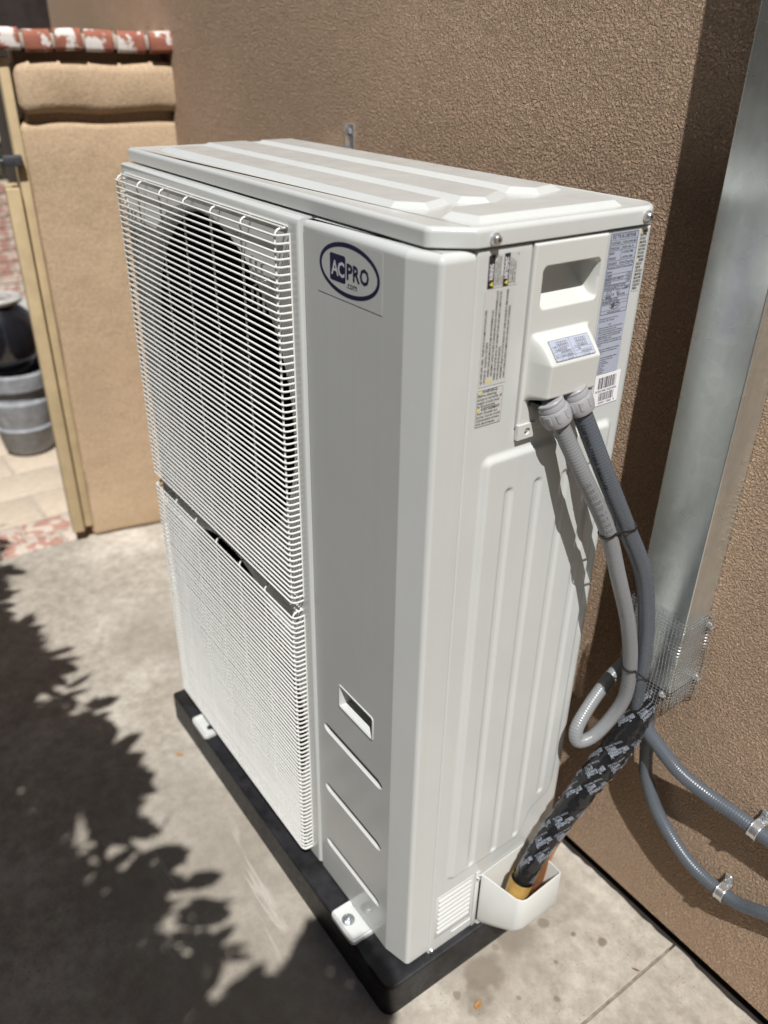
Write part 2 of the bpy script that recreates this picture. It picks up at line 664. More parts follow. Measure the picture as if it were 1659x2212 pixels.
def text_vf(body, bold=0.0):
    key = (body, bold)
    if key in _tcache:
        return _tcache[key]
    _tcurve.body = body
    _tcurve.size = 1.0
    _tcurve.resolution_u = 2
    _tcurve.offset = bold
    _tcurve.fill_mode = 'FRONT'
    dg = bpy.context.evaluated_depsgraph_get()
    dg.update()
    ev = _tobj.evaluated_get(dg)
    me = ev.to_mesh()
    V = np.array([v.co[:2] for v in me.vertices]) if len(me.vertices) else np.zeros((0, 2))
    F = [tuple(p.vertices) for p in me.polygons]
    ev.to_mesh_clear()
    if len(V):
        x0, x1 = V[:, 0].min(), V[:, 0].max()
        V = V - np.array([x0, 0])
        w = x1 - x0
    else:
        w = 0
    _tcache[key] = (V, F, w)
    return _tcache[key]


class Print:
    """flat print gathered as 2D polygons, later laid on a plane or a tube"""

    def __init__(self):
        self.V, self.F = [], []

    def add(self, V, F):
        o = len(self.V)
        self.V += [(float(a), float(b)) for a, b in V]
        self.F += [tuple(i + o for i in f) for f in F]

    def text(self, s, u, v, h, width=None, bold=0.0, rot=0, align='l', sx=1.0):
        V, F, w = text_vf(s, bold)
        if not len(V):
            return
        k = h / 0.70
        kx = k * sx
        if width is not None:
            kx = width / w
        W = V * np.array([kx, k])
        if align == 'c':
            W = W - np.array([w * kx / 2, 0])
        if rot == 90:
            W = np.stack([-W[:, 1], W[:, 0]], 1)
        elif rot:
            c, si = math.cos(R(rot)), math.sin(R(rot))
            W = np.stack([W[:, 0] * c - W[:, 1] * si, W[:, 0] * si + W[:, 1] * c], 1)
        self.add(W + np.array([u, v]), F)

    def rect(self, u0, v0, u1, v1):
        self.add([(u0, v0), (u1, v0), (u1, v1), (u0, v1)], [(0, 1, 2, 3)])

    def frame(self, u0, v0, u1, v1, t):
        self.rect(u0, v0, u1, v0 + t)
        self.rect(u0, v1 - t, u1, v1)
        self.rect(u0, v0 + t, u0 + t, v1 - t)
        self.rect(u1 - t, v0 + t, u1, v1 - t)

    def tri(self, u, v, s, rot=0):
        P = [(-s / 2, 0), (s / 2, 0), (0, s * 0.87)]
        if rot == 90:
            P = [(-b, a) for a, b in P]
        self.add([(u + a, v + b) for a, b in P], [(0, 1, 2)])

    def ring(self, u, v, a, b, t, n=56):
        V, F = [], []
        for i in range(n):
            th = 2 * math.pi * i / n
            V.append((u + a * math.cos(th), v + b * math.sin(th)))
            V.append((u + (a - t) * math.cos(th), v + (b - t) * math.sin(th)))
        for i in range(n):
            k = (i + 1) % n
            F.append((2 * i, 2 * k, 2 * k + 1, 2 * i + 1))
        self.add(V, F)

    def rrect(self, u0, v0, u1, v1, r):
        P = round_poly([(u0, v0), (u1, v0), (u1, v1), (u0, v1)], [r] * 4, True)
        self.add([(p.x, p.y) for p in P], [tuple(range(len(P)))])

    def lay(self, name, org, eu, ev, mat, parent, lift=0.0):
        org, eu, ev = Vector(org), Vector(eu), Vector(ev)
        nn = eu.cross(ev).normalized()
        V = [org + eu * a + ev * b + nn * lift for a, b in self.V]
        return from_py(name, V, self.F, mat, parent)

    def lay_f(self, name, f, mat, parent):
        return from_py(name, [f(a, b) for a, b in self.V], self.F, mat, parent)


EY, EZ, EX = Vector((0, 1, 0)), Vector((0, 0, 1)), Vector((1, 0, 0))

# ================================================================== SETTING
sheet = box('ground', -60, 60, -60, 60, G - 0.30, G - 0.012, 'shade_soil')  # kept dark so slab gaps read as shaded
sheet['kind'] = 'structure'


def slab(x0, x1, y0):
    rs = random.Random(int(x0 * 100))
    far = []
    n = int((x1 - x0) / 0.018)
    for k in range(n + 1):
        x = x0 + (x1 - x0) * k / n
        far.append(Vector((x, wall_y(x) - 0.006 + rs.uniform(-0.0022, 0.0022) + 0.002 * math.sin(x * 31))))
    P = [Vector((x0, y0)), Vector((x1, y0))] + far[::-1]
    loops = [[Vector((p.x, p.y, G - 0.1)) for p in P], [Vector((p.x, p.y, G - 0.003)) for p in P], [Vector((p.x, p.y, G)) for p in inset_loop(P, 0.0025)]]
    V, F = loft(loops)
    return from_py('slab', V, F, 'concrete', sheet)


JX = 0.234
slab(-2.035, JX - 0.0022, -3.2)
slab(JX + 0.0022, 2.1, -3.2)
slab(2.106, 5.0, -3.2)
box('joint_filler', JX - 0.004, JX + 0.004, -3.2, WY - 0.02, G - 0.05, G - 0.0028, 'joint', sheet)

# paved yard beyond the pillar: brick border then tan pavers, laid on mortar
bed = box('mortar_bed', -45, -2.04, -40, 40, G - 0.1, G - 0.007, 'grout', sheet)
pm = bpy.data.meshes.new('border_brick')
bmt = box_bm(-0.048, 0.048, -0.1, 0.1, -0.05, 0.0, 0.006, 2)
bmt.to_mesh(pm)
bmt.free()
finish(pm, 35)
pm.materials.append(M['red_brick'])
pv = bpy.data.meshes.new('paver')
bmt = box_bm(-0.105, 0.105, -0.16, 0.16, -0.05, 0.0, 0.008, 2)
bmt.to_mesh(pv)
bmt.free()
finish(pv, 35)
pv.materials.append(M['paver'])
for i in range(8):
    for j in range(2):
        o = link('border_brick', pm, None, sheet)
        o.location = (-2.092 - j * 0.108, -0.75 + i * 0.212 + j * 0.1, G - random.uniform(0, 0.003))
        o.rotation_euler = (0, 0, random.uniform(-0.02, 0.02))
for i in range(11):
    for j in range(6):
        o = link('paver', pv, None, sheet)
        o.location = (-2.37 - i * 0.222, -0.85 + j * 0.332 + (0.166 if i % 2 else 0), G - random.uniform(0, 0.004))
        o.rotation_euler = (0, 0, random.uniform(-0.015, 0.015))

# ---- house wall
hw = thing('house_wall', 'long tan stucco house wall behind the air conditioner', 'wall', (0, WY, G))


def wall_piece(name, x0, x1, off0, off1, z0, z1, mat, parent):
    V = []
    for z in (z0, z1):
        for (x, o) in ((x0, off0), (x1, off0), (x1, off1), (x0, off1)):
            V.append((x, wall_y(x) + o - WY, z - G))
    F = [(0, 1, 5, 4), (1, 2, 6, 5), (2, 3, 7, 6), (3, 0, 4, 7), (4, 5, 6, 7), (3, 2, 1, 0)]
    return from_py(name, V, F, mat, parent)


wall_piece('stucco_face', -3.02, 5.5, 0.0, 0.25, G + 0.020, 3.6, 'wall', hw)
wall_piece('recessed_footing', -3.0, 5.48, 0.035, 0.23, G - 0.2, G + 0.0195, 'shade_soil', hw)  # shadow of the wall-base gap put into a near-black footing colour

wall_piece('added_eave', -3.3, 5.6, -0.36, 0.25, 3.6035, 3.72, 'dark_wood', hw)  # unseen roof edge added to block part of the sky light
# unseen wall added behind the photographer, tall and dark to cut sky light
ow = thing('added_shade_wall', 'plain brown stucco wall added out of view opposite the house to cut sky light', 'wall', (0, -1.95, G))
box('stucco_face', -4.5, 6, -0.2, 0, 0, 4.1, 'wall3', ow, 0.02)
box('wall_cap', -4.5, 6, -0.23, 0.03, 4.103, 4.18, 'wall3', ow, 0.015)

# ---- gate pillar with brick coping
gp = thing('gate_pillar', 'tan stucco gate pillar topped with red and white bricks', 'pillar', (-1.966, 0.295, G))
gp.rotation_euler = (0, 0, R(-11))
PX = -2.0


def lumpy_block(name, x0, x1, y0, y1, z0, z1, mat, parent, amp=0.004, bev=0.02, sub=14):
    bm = box_bm(x0, x1, y0, y1, z0, z1, bev, 3)
    bmesh.ops.subdivide_edges(bm, edges=[e for e in bm.edges if e.calc_length() > 0.1], cuts=sub, use_grid_fill=True)
    for v in bm.verts:
        d = noise.noise_vector(v.co * 9.0) * amp
        v.co += Vector((d.x, d.y, d.z))
    return from_bm(name, bm, mat, parent, 60)


def loc(p, o):
    return tuple(a - b for a, b in zip(p, o))


gl = gp.location
lumpy_block('pillar_body', -0.36, 0.0, 0.088 - 0.3, 0.60 - 0.3, 0.004, 1.290 - G, 'wall2', gp, 0.008, 0.020)
box('neck', -0.33, -0.022, 0.108 - 0.3, 0.59 - 0.3, 1.28 - G, 1.325 - G, 'wall2', gp, 0.004)
lumpy_block('pillar_head', -0.39, 0.022, 0.100 - 0.3, 0.60 - 0.3, 1.314 - G, 1.447 - G, 'wall2', gp, 0.009, 0.030)
box('mortar_course', -0.34, -0.05, 0.11 - 0.3, 0.55 - 0.3, 1.440 - G, 1.50 - G, 'wall2', gp, 0.004)
cb_prof = round_poly([(-0.24, -0.027), (0.034, -0.027), (0.034, 0.029), (-0.24, 0.029)], [0.004, 0.012, 0.02, 0.006], True, 4)
ys = [0.045, 0.132, 0.213, 0.296, 0.382, 0.470, 0.558]
for a, b in zip(ys, ys[1:]):
    a2, b2 = a + 0.006, b - 0.006
    V, F = loft([[Vector((p.x, y, p.y)) for p in cb_prof] for y in (a2 - (a2 + b2) / 2, (b2 - a2) / 2)])
    o = from_py('coping_brick', V, F, 'coping', gp, 40)
    o.location = (0.0 + random.uniform(-0.006, 0.006), (a + b) / 2 - 0.3, 1.497 - G + random.uniform(-0.003, 0.004))
    o.rotation_euler = (random.uniform(-0.04, 0.04), 0, random.uniform(-0.04, 0.04))
box('coping_mortar', -0.23, 0.020, 0.06 - 0.3, 0.552 - 0.3, 1.477 - G, 1.515 - G, 'grout', gp, 0.01)

# wooden gate post and gate edge on the pillar's side
gt = thing('wooden_gate', 'pale wooden gate edge and jamb hung on the stucco pillar', 'gate', (-2.004, 0.052, G))
gt.rotation_euler = (0, 0, R(-11))
box('jamb', -0.14, -0.008, 0.058 - 0.05, 0.086 - 0.05, 0.05, 1.455 - G, 'wood', gt, 0.004)
box('gate_stile', -0.12, 0.015, 0.014 - 0.05, 0.054 - 0.05, 0.045, 1.118 - G, 'wood', gt, 0.005)
lt = box('latch', -0.01, 0.02, 0.022 - 0.05, 0.075 - 0.05, 1.178 - G, 1.208 - G, 'rust', gt, 0.004)
V, F = rod((0.012, 0.04 - 0.05, 1.193 - G), (0.012, -0.05 - 0.05, 1.195 - G), 0.006, 10)
from_py('latch_bar', V, F, 'rust', lt, 40)

# ---- pots on the paving
def pot(name, label, x, y, prof, mat, rims=None, group=None):
    t = thing(name, label, 'pot', (x, y, G))
    lathe('pot_body', prof, mat, t, 48)
    return t


p1 = pot('planter_pot', 'grey clay planter with stepped bands standing on the pavers', -2.93, 0.11,
         [(0.085, 0.0), (0.105, 0.02), (0.122, 0.12), (0.126, 0.125), (0.118, 0.135), (0.120, 0.15), (0.138, 0.21), (0.142, 0.25),
          (0.128, 0.262), (0.126, 0.30), (0.152, 0.315), (0.156, 0.375), (0.146, 0.385), (0.130, 0.38), (0.12, 0.33)], 'pot_grey')
lathe('soil_fill', [(0.005, 0.345), (0.124, 0.345)], 'shade_soil', p1, 32, cap=False)
p2 = thing('glazed_urn', 'round glossy black urn sitting in the grey planter', 'urn', (-2.93, 0.10, G + 0.35))
lathe('urn_body', [(0.06, 0.0), (0.10, 0.05), (0.128, 0.13), (0.130, 0.19), (0.11, 0.26), (0.075, 0.295), (0.07, 0.31)], 'pot_black', p2, 48)
lathe('urn_lip', [(0.07, 0.305), (0.095, 0.312), (0.10, 0.325), (0.09, 0.335), (0.06, 0.33), (0.055, 0.30)], 'white_glaze', p2, 40)
p3 = thing('clay_pot', 'small red clay pot with white saucer far behind the gate', 'pot', (-4.0, 0.30, G))
lathe('pot_body', [(0.12, 0.0), (0.17, 0.25), (0.19, 0.26), (0.19, 0.31), (0.165, 0.31), (0.15, 0.26)], 'red_brick', p3, 32)
lathe('saucer', [(0.05, 0.315), (0.20, 0.32), (0.215, 0.35), (0.20, 0.35), (0.06, 0.33)], 'white_glaze', p3, 32)
fb = thing('low_brick_wall', 'blurred low red brick wall at the far left edge', 'wall', (-5.4, 0.4, G))
bmb = bpy.data.meshes.new('brick')
bmt = box_bm(-0.05, 0.05, -0.1, 0.1, 0.0, 0.062, 0.005, 1)
bmt.to_mesh(bmb)
bmt.free()
bmb.materials.append(M['red_brick'])
for r_ in range(11):
    for k in range(10):
        o = link('brick', bmb, None, fb)
        o.location = (0, -0.95 + k * 0.21 + (0.105 if r_ % 2 else 0), 0.004 + r_ * 0.072)
box('mortar_core', -0.042, 0.042, -1.0, 1.2, 0, 0.79, 'grout', fb)

# dark shrub seen past the far end of the house wall
def leaf_mesh(name, pts, dirs, size, mat, parent, rnd, width=0.36):
    V, F = [], []
    for p, d in zip(pts, dirs):
        L = size * rnd.uniform(0.7, 1.25)
        w = L * width * rnd.uniform(0.8, 1.2)
        d = d.normalized()
        s = d.cross(Vector((rnd.uniform(-1, 1), rnd.uniform(-1, 1), rnd.uniform(-1, 1))))
        if s.length < 1e-3:
            s = d.orthogonal()
        s.normalize()
        n_ = d.cross(s)
        o = len(V)
        V += [p, p + d * L * .3 + s * w * .5 + n_ * L * .05, p + d * L * .7 + s * w * .42 + n_ * L * .04, p + d * L,
              p + d * L * .7 - s * w * .42 + n_ * L * .04, p + d * L * .3 - s * w * .5 + n_ * L * .05, p + d * L * .35, p + d * L * .7 - n_ * L * .01]
        F += [(o, o + 6, o + 1), (o + 1, o + 6, o + 7, o + 2), (o + 2, o + 7, o + 3), (o, o + 5, o + 6), (o + 5, o + 4, o + 7, o + 6), (o + 4, o + 3, o + 7)]
    return from_py(name, V, F, mat, parent)


pp_ = thing('dark_filler_post', 'added dark brown post past the end of the house wall', 'post', (-3.75, 0.60, G))
box('post', -0.12, 0.12, -0.16, 0.16, 0, 3.0, 'dark_wood', pp_, 0.006)  # dark post and beam added to fill the dark far corner
box('beam', -1.2, 1.2, -0.10, 0.10, 3.0, 3.2, 'dark_wood', pp_, 0.006)
rb = random.Random(3)
sh = thing('dark_shrub', 'dark green shrub past the far end of the house wall', 'shrub', (-6.3, 0.9, G))
pts, dirs = [], []
for i in range(2600):
    v = Vector((rb.gauss(0, 1), rb.gauss(0, 1), rb.gauss(0, 1))).normalized() * rb.uniform(0.55, 1) ** 0.5
    pts.append(Vector((v.x * 0.7, v.y * 0.9, 1.55 + v.z * 1.35)))
    dirs.append(v + Vector((rb.uniform(-.8, .8), rb.uniform(-.8, .8), rb.uniform(-.5, .8))))
leaf_mesh('crown', pts, dirs, 0.13, 'leaf', sh, rb)
V, F = merge([Tube([(0, 0, 0), (0.02, 0.03, 0.6), (-0.05 + 0.2 * k, 0.25 * k, 1.7)], 10, lambda s: 0.04 - 0.012 * s).vf(8) for k in (-1, 0, 1)])
from_py('trunk', V, F, 'bark', sh, 60)

# ================================================================== PAD
pad = thing('equipment_pad', 'black rubber equipment pad under the air conditioner', 'pad', (-0.47, 0.2, G))
pp = round_poly([(-0.963, -0.043), (0.0156, -0.043), (0.0156, 0.350), (-0.963, 0.350)], [0.006, 0.022, 0.02, 0.006], True, 5)
loops = [[Vector((p.x + 0.47, p.y - 0.2, 0.0)) for p in pp]]
loops.append([Vector((p.x + 0.47, p.y - 0.2, 0.078)) for p in pp])
for k in (1, 2, 3):
    a = k / 3 * math.pi / 2
    q = inset_loop(pp, 0.006 * (1 - math.cos(a)))
    loops.append([Vector((p.x + 0.47, p.y - 0.2, 0.078 + 0.006 * math.sin(a))) for p in q])
V, F = loft(loops)
from_py('pad_block', V, F, 'black_rubber', pad, 50)

# ================================================================== AIR CONDITIONER
ac = thing('air_conditioner', 'tall cream white outdoor air conditioner with two fan grilles', 'air conditioner', (0, 0, 0))
ZT = 1.297            # top of the front panels
LB = 1.300            # underside of the lid
LT = 1.323            # lid top

# --- front panel with two fan openings
FX, FR = -0.6155, 0.301
FZ = (0.965, 0.325)
PX0, PX1, PZ0, PZ1 = -0.939, -0.2905, 0.006, 1.287
PYF = -0.003


def hole_cell(x0, x1, z0, z1, cx, cz, r, y, n=96, rows=((0, 0), (0.004, 0.001), (0.010, 0.006), (0.013, 0.016), (0.013, 0.030))):
    """rectangle with a flanged round opening; rows = (radius shrink, depth)"""
    angs = sorted(set([2 * math.pi * i / n for i in range(n)] + [math.atan2(z - cz, x - cx) % (2 * math.pi) for x in (x0, x1) for z in (z0, z1)]))
    V, F = [], []
    m = len(angs)
    for a in angs:
        c, s = math.cos(a), math.sin(a)
        t = min([((x1 if c > 0 else x0) - cx) / c if abs(c) > 1e-9 else 9, ((z1 if s > 0 else z0) - cz) / s if abs(s) > 1e-9 else 9])
        V.append(Vector((cx + c * t, y, cz + s * t)))
    for (dr, dy) in rows:
        for a in angs:
            V.append(Vector((cx + math.cos(a) * (r - dr), y + dy, cz + math.sin(a) * (r - dr))))
    for j in range(len(rows)):
        for i in range(m):
            k = (i + 1) % m
            F.append((j * m + i, j * m + k, (j + 1) * m + k, (j + 1) * m + i))
    return V, F


zm = 0.645
parts = [hole_cell(PX0, PX1, zm, PZ1, FX, FZ[0], FR, PYF), hole_cell(PX0, PX1, PZ0, zm, FX, FZ[1], FR, PYF)]
rim = []
r_ = 0.010
for k in range(6):
    a = k / 5 * math.pi / 2
    d, y = r_ * math.sin(a), PYF + r_ * (1 - math.cos(a))
    rim.append([Vector((PX0 - d, y, PZ0 - d * 0.5)), Vector((PX1 + d, y, PZ0 - d * 0.5)), Vector((PX1 + d, y, PZ1 + d)), Vector((PX0 - d, y, PZ1 + d))])
rim.append([v + Vector((0, 0.03, 0)) for v in rim[-1]])
parts.append(loft(rim, False, False))
V, F = merge(parts)
gpan = from_py('grille_panel', V, F, 'paint', ac, 38)

# fan shrouds, fans, coil behind
for fz in FZ:
    sh_o = lathe('fan_shroud', [(FR - 0.014, 0.026), (FR - 0.018, 0.06), (FR - 0.012, 0.12), (FR - 0.005, 0.17)], 'dark_in', gpan, 64, axis=(0, 1, 0), org=(FX, 0, fz), cap=False)
blade_V, blade_F = [], []
for i in range(9):
    rr = 0.05 + (0.265 - 0.05) * i / 8
    for j in range(9):
        t = j / 8
        sweep = -0.2 + 0.35 * (i / 8) ** 2
        a = (t - 0.5) * (1.35 - 0.25 * i / 8) + sweep
        y = 0.055 - 0.075 * t + 0.015 * math.sin(t * math.pi)
        blade_V.append((math.cos(a) * rr, y, math.sin(a) * rr))
for i in range(8):
    for j in range(8):
        blade_F.append((i * 9 + j, i * 9 + j + 1, (i + 1) * 9 + j + 1, (i + 1) * 9 + j))
for n_, fz in enumerate(FZ):
    fan = bpy.data.objects.new('fan', None)
    C.objects.link(fan)
    fan.parent = ac
    fan.location = (FX, 0.10, fz)
    fan.rotation_euler = (0, 0.5 + n_ * 0.9, 0)
    lathe('hub', [(0.005, -0.035), (0.04, -0.033), (0.062, -0.02), (0.066, 0.05)], 'fan', fan, 32, axis=(0, 1, 0))
    for k in range(3):
        b = from_py('blade', blade_V, blade_F, 'fan', fan, 60)
        b.rotation_euler = (0, k * 2 * math.pi / 3, 0)
coil = box('coil', -0.93, -0.29, 0.345, 0.372, 0.02, 1.285, 'fins', ac)
mb = box('motor_bracket', FX - 0.03, FX + 0.03, 0.20, 0.215, 0.02, 1.285, 'dark_in', ac)
box('divider_wall', -0.286, -0.282, 0.03, 0.37, 0.01, 1.29, 'dark_in', ac)
box('base_tray', -0.940, -0.003, 0.022, 0.375, -0.0085, 0.012, 'paint', ac, 0.003)
box('rear_panel', -0.946, -0.02, 0.375, 0.381, 0.0, 1.296, 'paint', ac)
box('end_panel', -0.9475, -0.940, 0.032, 0.374, 0.0, 1.296, 'paint', ac, 0.002)

# --- fan grilles: every wire is its own piece
WP = 0.0107
YG = -0.0245
XV = [-0.918, -0.818, -0.718, -0.619, -0.518, -0.417, -0.315]
XL, XR = -0.927, -0.3075


def bend_wire(xl, xr, yf, yb, r, rad, m=6):
    P = [(xl, yb, 0)]
    for k in range(4):
        a = k / 3 * math.pi / 2
        P.append((xl + r * (1 - math.cos(a)), yf + r * (1 - math.sin(a)), 0))
    for k in range(4):
        a = k / 3 * math.pi / 2
        P.append((xr - r * (1 - math.sin(a)), yf + r * (1 - math.cos(a)), 0))
    P.append((xr, yb, 0))
    return poly_rod(P, rad, m)


hwire = bpy.data.meshes.new('wire')
V, F = bend_wire(XL, XR, YG, 0.001, 0.009, 0.00165)
hwire.from_pydata([tuple(v) for v in V], [], F)
finish(hwire, 60)
hwire.materials.append(M['paint_wire'])


def grille(z_top, z_bot, clips):
    g = bpy.data.objects.new('fan_grille', None)
    C.objects.link(g)
    g.parent = ac
    n = int(round((z_top - 0.008 - z_bot) / WP))
    for i in range(n + 1):
        o = link('wire', hwire, None, g)
        o.location = (0, 0, z_top - 0.008 - i * WP + random.uniform(-0.0003, 0.0003))
        o.rotation_euler = (0, random.uniform(-0.0006, 0.0006), 0)
    zt, zb = z_top, z_bot - 0.004
    ri = 0.009
    yv = YG + 0.0030
    for x in XV:
        P = [(x, 0.001, zt)]
        for k in range(4):
            a = k / 3 * math.pi / 2
            P.append((x, yv + ri * (1 - math.sin(a)), zt - ri * (1 - math.cos(a))))
        for k in range(4):
            a = k / 3 * math.pi / 2
            P.append((x, yv + ri * (1 - math.cos(a)), zb + ri * (1 - math.sin(a))))
        P.append((x, 0.001, zb))
        V, F = poly_rod(P, 0.0018, 6)
        from_py('wire', V, F, 'paint_wire', g, 60)
    for (yy, zz) in ((-0.0045, zt + 0.003), (-0.0125, zt + 0.0022)):
        V, F = rod((XL + 0.006, yy, zz), (XR - 0.002, yy, zz), 0.00165)
        from_py('wire', V, F, 'paint_wire', g, 60)
    for yy in (-0.003,):
        for x in (XL - 0.001, XR + 0.001):
            V, F = rod((x, yy, zb + 0.01), (x, yy, zt - 0.006), 0.0016)
            from_py('wire', V, F, 'paint_wire', g, 60)
        V, F = rod((XL + 0.006, yy, zb - 0.002), (XR - 0.006, yy, zb - 0.002), 0.0016)
        from_py('wire', V, F, 'paint_wire', g, 60)
    # fixing points: three short rods and a screw behind
    for (cx_, cz_) in clips:
        for k in range(3):
            x = cx_ + (k - 1) * 0.017
            V, F = poly_rod([(x, yv + 0.004, cz_ + 0.036 - k * 0.003), (x, yv, cz_ + 0.030), (x, yv, cz_ + 0.006), (x, yv + 0.012, cz_ + 0.001), (x, yv + 0.012, cz_ - 0.004),
                             (x, yv, cz_ - 0.009), (x, yv, cz_ - 0.034 - k * 0.003)], 0.0019, 6)
            from_py('wire', V, F, 'paint_wire', g, 60)
        lathe('screw', [(0.002, -0.012), (0.006, -0.011), (0.0075, -0.006), (0.0078, -0.001)], 'zinc', g, 16, axis=(0, 1, 0), org=(cx_, -0.003, cz_))
    return g


grille(1.279, 0.662, ((-0.375, 1.193), (-0.862, 1.193), (-0.375, 0.742), (-0.862, 0.742)))
grille(0.636, 0.026, ((-0.375, 0.560), (-0.862, 0.560), (-0.375, 0.108), (-0.862, 0.108)))

# --- service panel (right front, angled corner), a solid so that slots can be pressed into it
prof = round_poly([(-0.2785, 0.034), (-0.2785, 0.0), (-0.0495, 0.0), (0.0, 0.0137), (0.0, 0.0632), (-0.040, 0.0632), (-0.075, 0.034)],
                  [0, 0.005, 0.012, 0.009, 0, 0, 0], False, 5)
ns = len(prof) - 2     # outer points


def service_loop(ins, z):
    q = inset_loop(prof, ins)
    out = []
    for i, p in enumerate(prof):
        if i >= ns:
            w = p
        elif i == 0:
            w = Vector((p.x + ins, p.y))
        elif i == ns - 1:
            w = Vector((p.x - ins, p.y))
        else:
            w = q[i]
        out.append(Vector((w.x, w.y, z)))
    return out


r_ = 0.011
loops = [service_loop(0.002, -0.001), service_loop(0, 0.001), service_loop(0, ZT - r_)]
for k in range(1, 6):
    a = k / 5 * math.pi / 2
    loops.append(service_loop(r_ * (1 - math.cos(a)), ZT - r_ + r_ * math.sin(a)))
V, F = loft(loops)
sp = from_py('service_panel', V, F, 'paint', ac)
cut = []
for zc in (0.4135, 0.259, 0.103):
    V, F = [], []
    x0, x1, rr = -0.256, -0.070, 0.0112
    prof_c = [(rr * math.sin(k / 8 * math.pi / 2) + 1e-5, x0 + rr * 1.6 * (1 - math.cos(k / 8 * math.pi / 2))) for k in range(9)]
    prof_c += [(r, x0 + x1 - h) for r, h in reversed(prof_c)]
    V, F = lathe_vf(prof_c, 28, (1, 0, 0), Vector((0, -0.0042, zc)))
    bmc = bmesh.new()
    vs = [bmc.verts.new(v) for v in V]
    for f in F:
        bmc.faces.new([vs[i] for i in f])
    cut.append(bmc)
bmc = bmesh.new()
fr = [(-0.1985, -0.104, 0.502, 0.5435, -0.002), (-0.1985, -0.104, 0.502, 0.5435, 0.0005), (-0.190, -0.110, 0.5085, 0.5385, 0.022)]
vs = [[bmc.verts.new((x, y, z)) for x, z in ((a, c), (b, c), (b, d), (a, d))] for a, b, c, d, y in fr]
for j in range(2):
    for i in range(4):
        bmc.faces.new((vs[j][i], vs[j][(i + 1) % 4], vs[j + 1][(i + 1) % 4], vs[j + 1][i]))
bmc.faces.new(vs[0])
bmc.faces.new(vs[2])
cut.append(bmc)
boolean_cut(sp, cut)
finish(sp.data, 32)
# thin raised rim of the recessed grip
o_l = round_poly([(-0.2035, 0.497), (-0.099, 0.497), (-0.099, 0.5485), (-0.2035, 0.5485)], [0.006] * 4, True, 3)
i_l = round_poly([(-0.1985, 0.502), (-0.104, 0.502), (-0.104, 0.5435), (-0.1985, 0.5435)], [0.003] * 4, True, 3)
loops = []
for (f, y) in ((0.0, 0.0004), (0.15, -0.0013), (0.7, -0.0013), (1.0, 0.001)):
    loops.append([Vector((a.x * (1 - f) + b.x * f, y, a.y * (1 - f) + b.y * f)) for a, b in zip(o_l, i_l)])
V, F = loft(loops, False, False)
from_py('grip_rim', V, F, 'paint', ac, 40)

# --- side panel: pressed sheet with raised field and recessed ribs
def seg_d(P, a, b):
    a, b = np.array(a), np.array(b)
    d = b - a
    t = np.clip(((P - a) @ d) / (d @ d), 0, 1)
    return np.linalg.norm(P - a - t[..., None] * d, axis=-1)


def poly_sdf(P, poly):
    d = np.full(P.shape[:-1], 9.0)
    ins = np.zeros(P.shape[:-1], bool)
    n = len(poly)
    for i in range(n):
        a, b = poly[i], poly[(i + 1) % n]
        d = np.minimum(d, seg_d(P, a, b))
        c1 = (a[1] > P[..., 1]) != (b[1] > P[..., 1])
        with np.errstate(divide='ignore', invalid='ignore'):
            xx = (b[0] - a[0]) * (P[..., 1] - a[1]) / (b[1] - a[1] + 1e-12) + a[0]
        ins ^= c1 & (P[..., 0] < xx)
    return np.where(ins, -d, d)


def sstep(x):
    x = np.clip(x, 0, 1)
    return x * x * (3 - 2 * x)


def height_mesh(name, ys_, zs_, hfun, mat, parent, smooth=60, hole=None):
    Y, Z = np.meshgrid(ys_, zs_)
    P = np.stack([Y, Z], -1)
    X = hfun(P)
    V = np.stack([X, Y, Z], -1).reshape(-1, 3)
    nz, ny = Y.shape
    F = []
    for j in range(nz - 1):
        for i in range(ny - 1):
            a = j * ny + i
            if hole and ((hole[0] < ys_[i] < hole[1] and hole[2] < zs_[j] < hole[3]) or (0.1495 < ys_[i] < 0.1545 and zs_[j] > 1.052)):
                continue
            F.append((a, a + 1, a + ny + 1, a + ny))
    # turned edge all round
    per = [j for j in range(ny)] + [j * ny + ny - 1 for j in range(1, nz)] + [(nz - 1) * ny + j for j in range(ny - 2, -1, -1)] + [j * ny for j in range(nz - 2, 0, -1)]
    base = len(V)
    E = V[per].copy()
    E[:, 0] -= 0.012
    V = np.concatenate([V, E])
    m = len(per)
    for i in range(m):
        k = (i + 1) % m
        F.append((per[k], per[i], base + i, base + k))
    return from_py(name, V, F, mat, parent, smooth)


SY0, SY1 = 0.0652, 0.3795
field = [(0.112, 0.190), (0.262, 0.190), (0.276, 0.215), (0.284, 0.240), (0.300, 0.256), (0.330, 0.268), (0.336, 0.285), (0.336, 1.015), (0.112, 1.015)]
ribs = [((0.1475, 0.196), (0.1475, 0.966)), ((0.2025, 0.196), (0.2025, 0.966)), ((0.2580, 0.200), (0.2580, 0.964)), ((0.3110, 0.284), (0.3110, 0.962))]


def side_h(P):
    h = np.zeros(P.shape[:-1])
    d = poly_sdf(P, field) - 0.014
    h += 0.0065 * sstep(-d / 0.011 + 0.1)
    for a, b in ribs:
        dd = seg_d(P, a, b)
        h -= 0.0030 * sstep((0.0085 - dd) / 0.005)
    # rounded vertical edges
    r = 0.018
    t = np.clip(P[..., 0] - (SY1 - r), 0, r)
    h -= r - np.sqrt(np.maximum(r * r - t * t, 0))
    r = 0.003
    t = np.clip((SY0 + r) - P[..., 0], 0, r)
    h -= r - np.sqrt(np.maximum(r * r - t * t, 0))
    t = np.clip(P[..., 1] - (ZT - r), 0, r)
    h -= r - np.sqrt(np.maximum(r * r - t * t, 0))
    return h


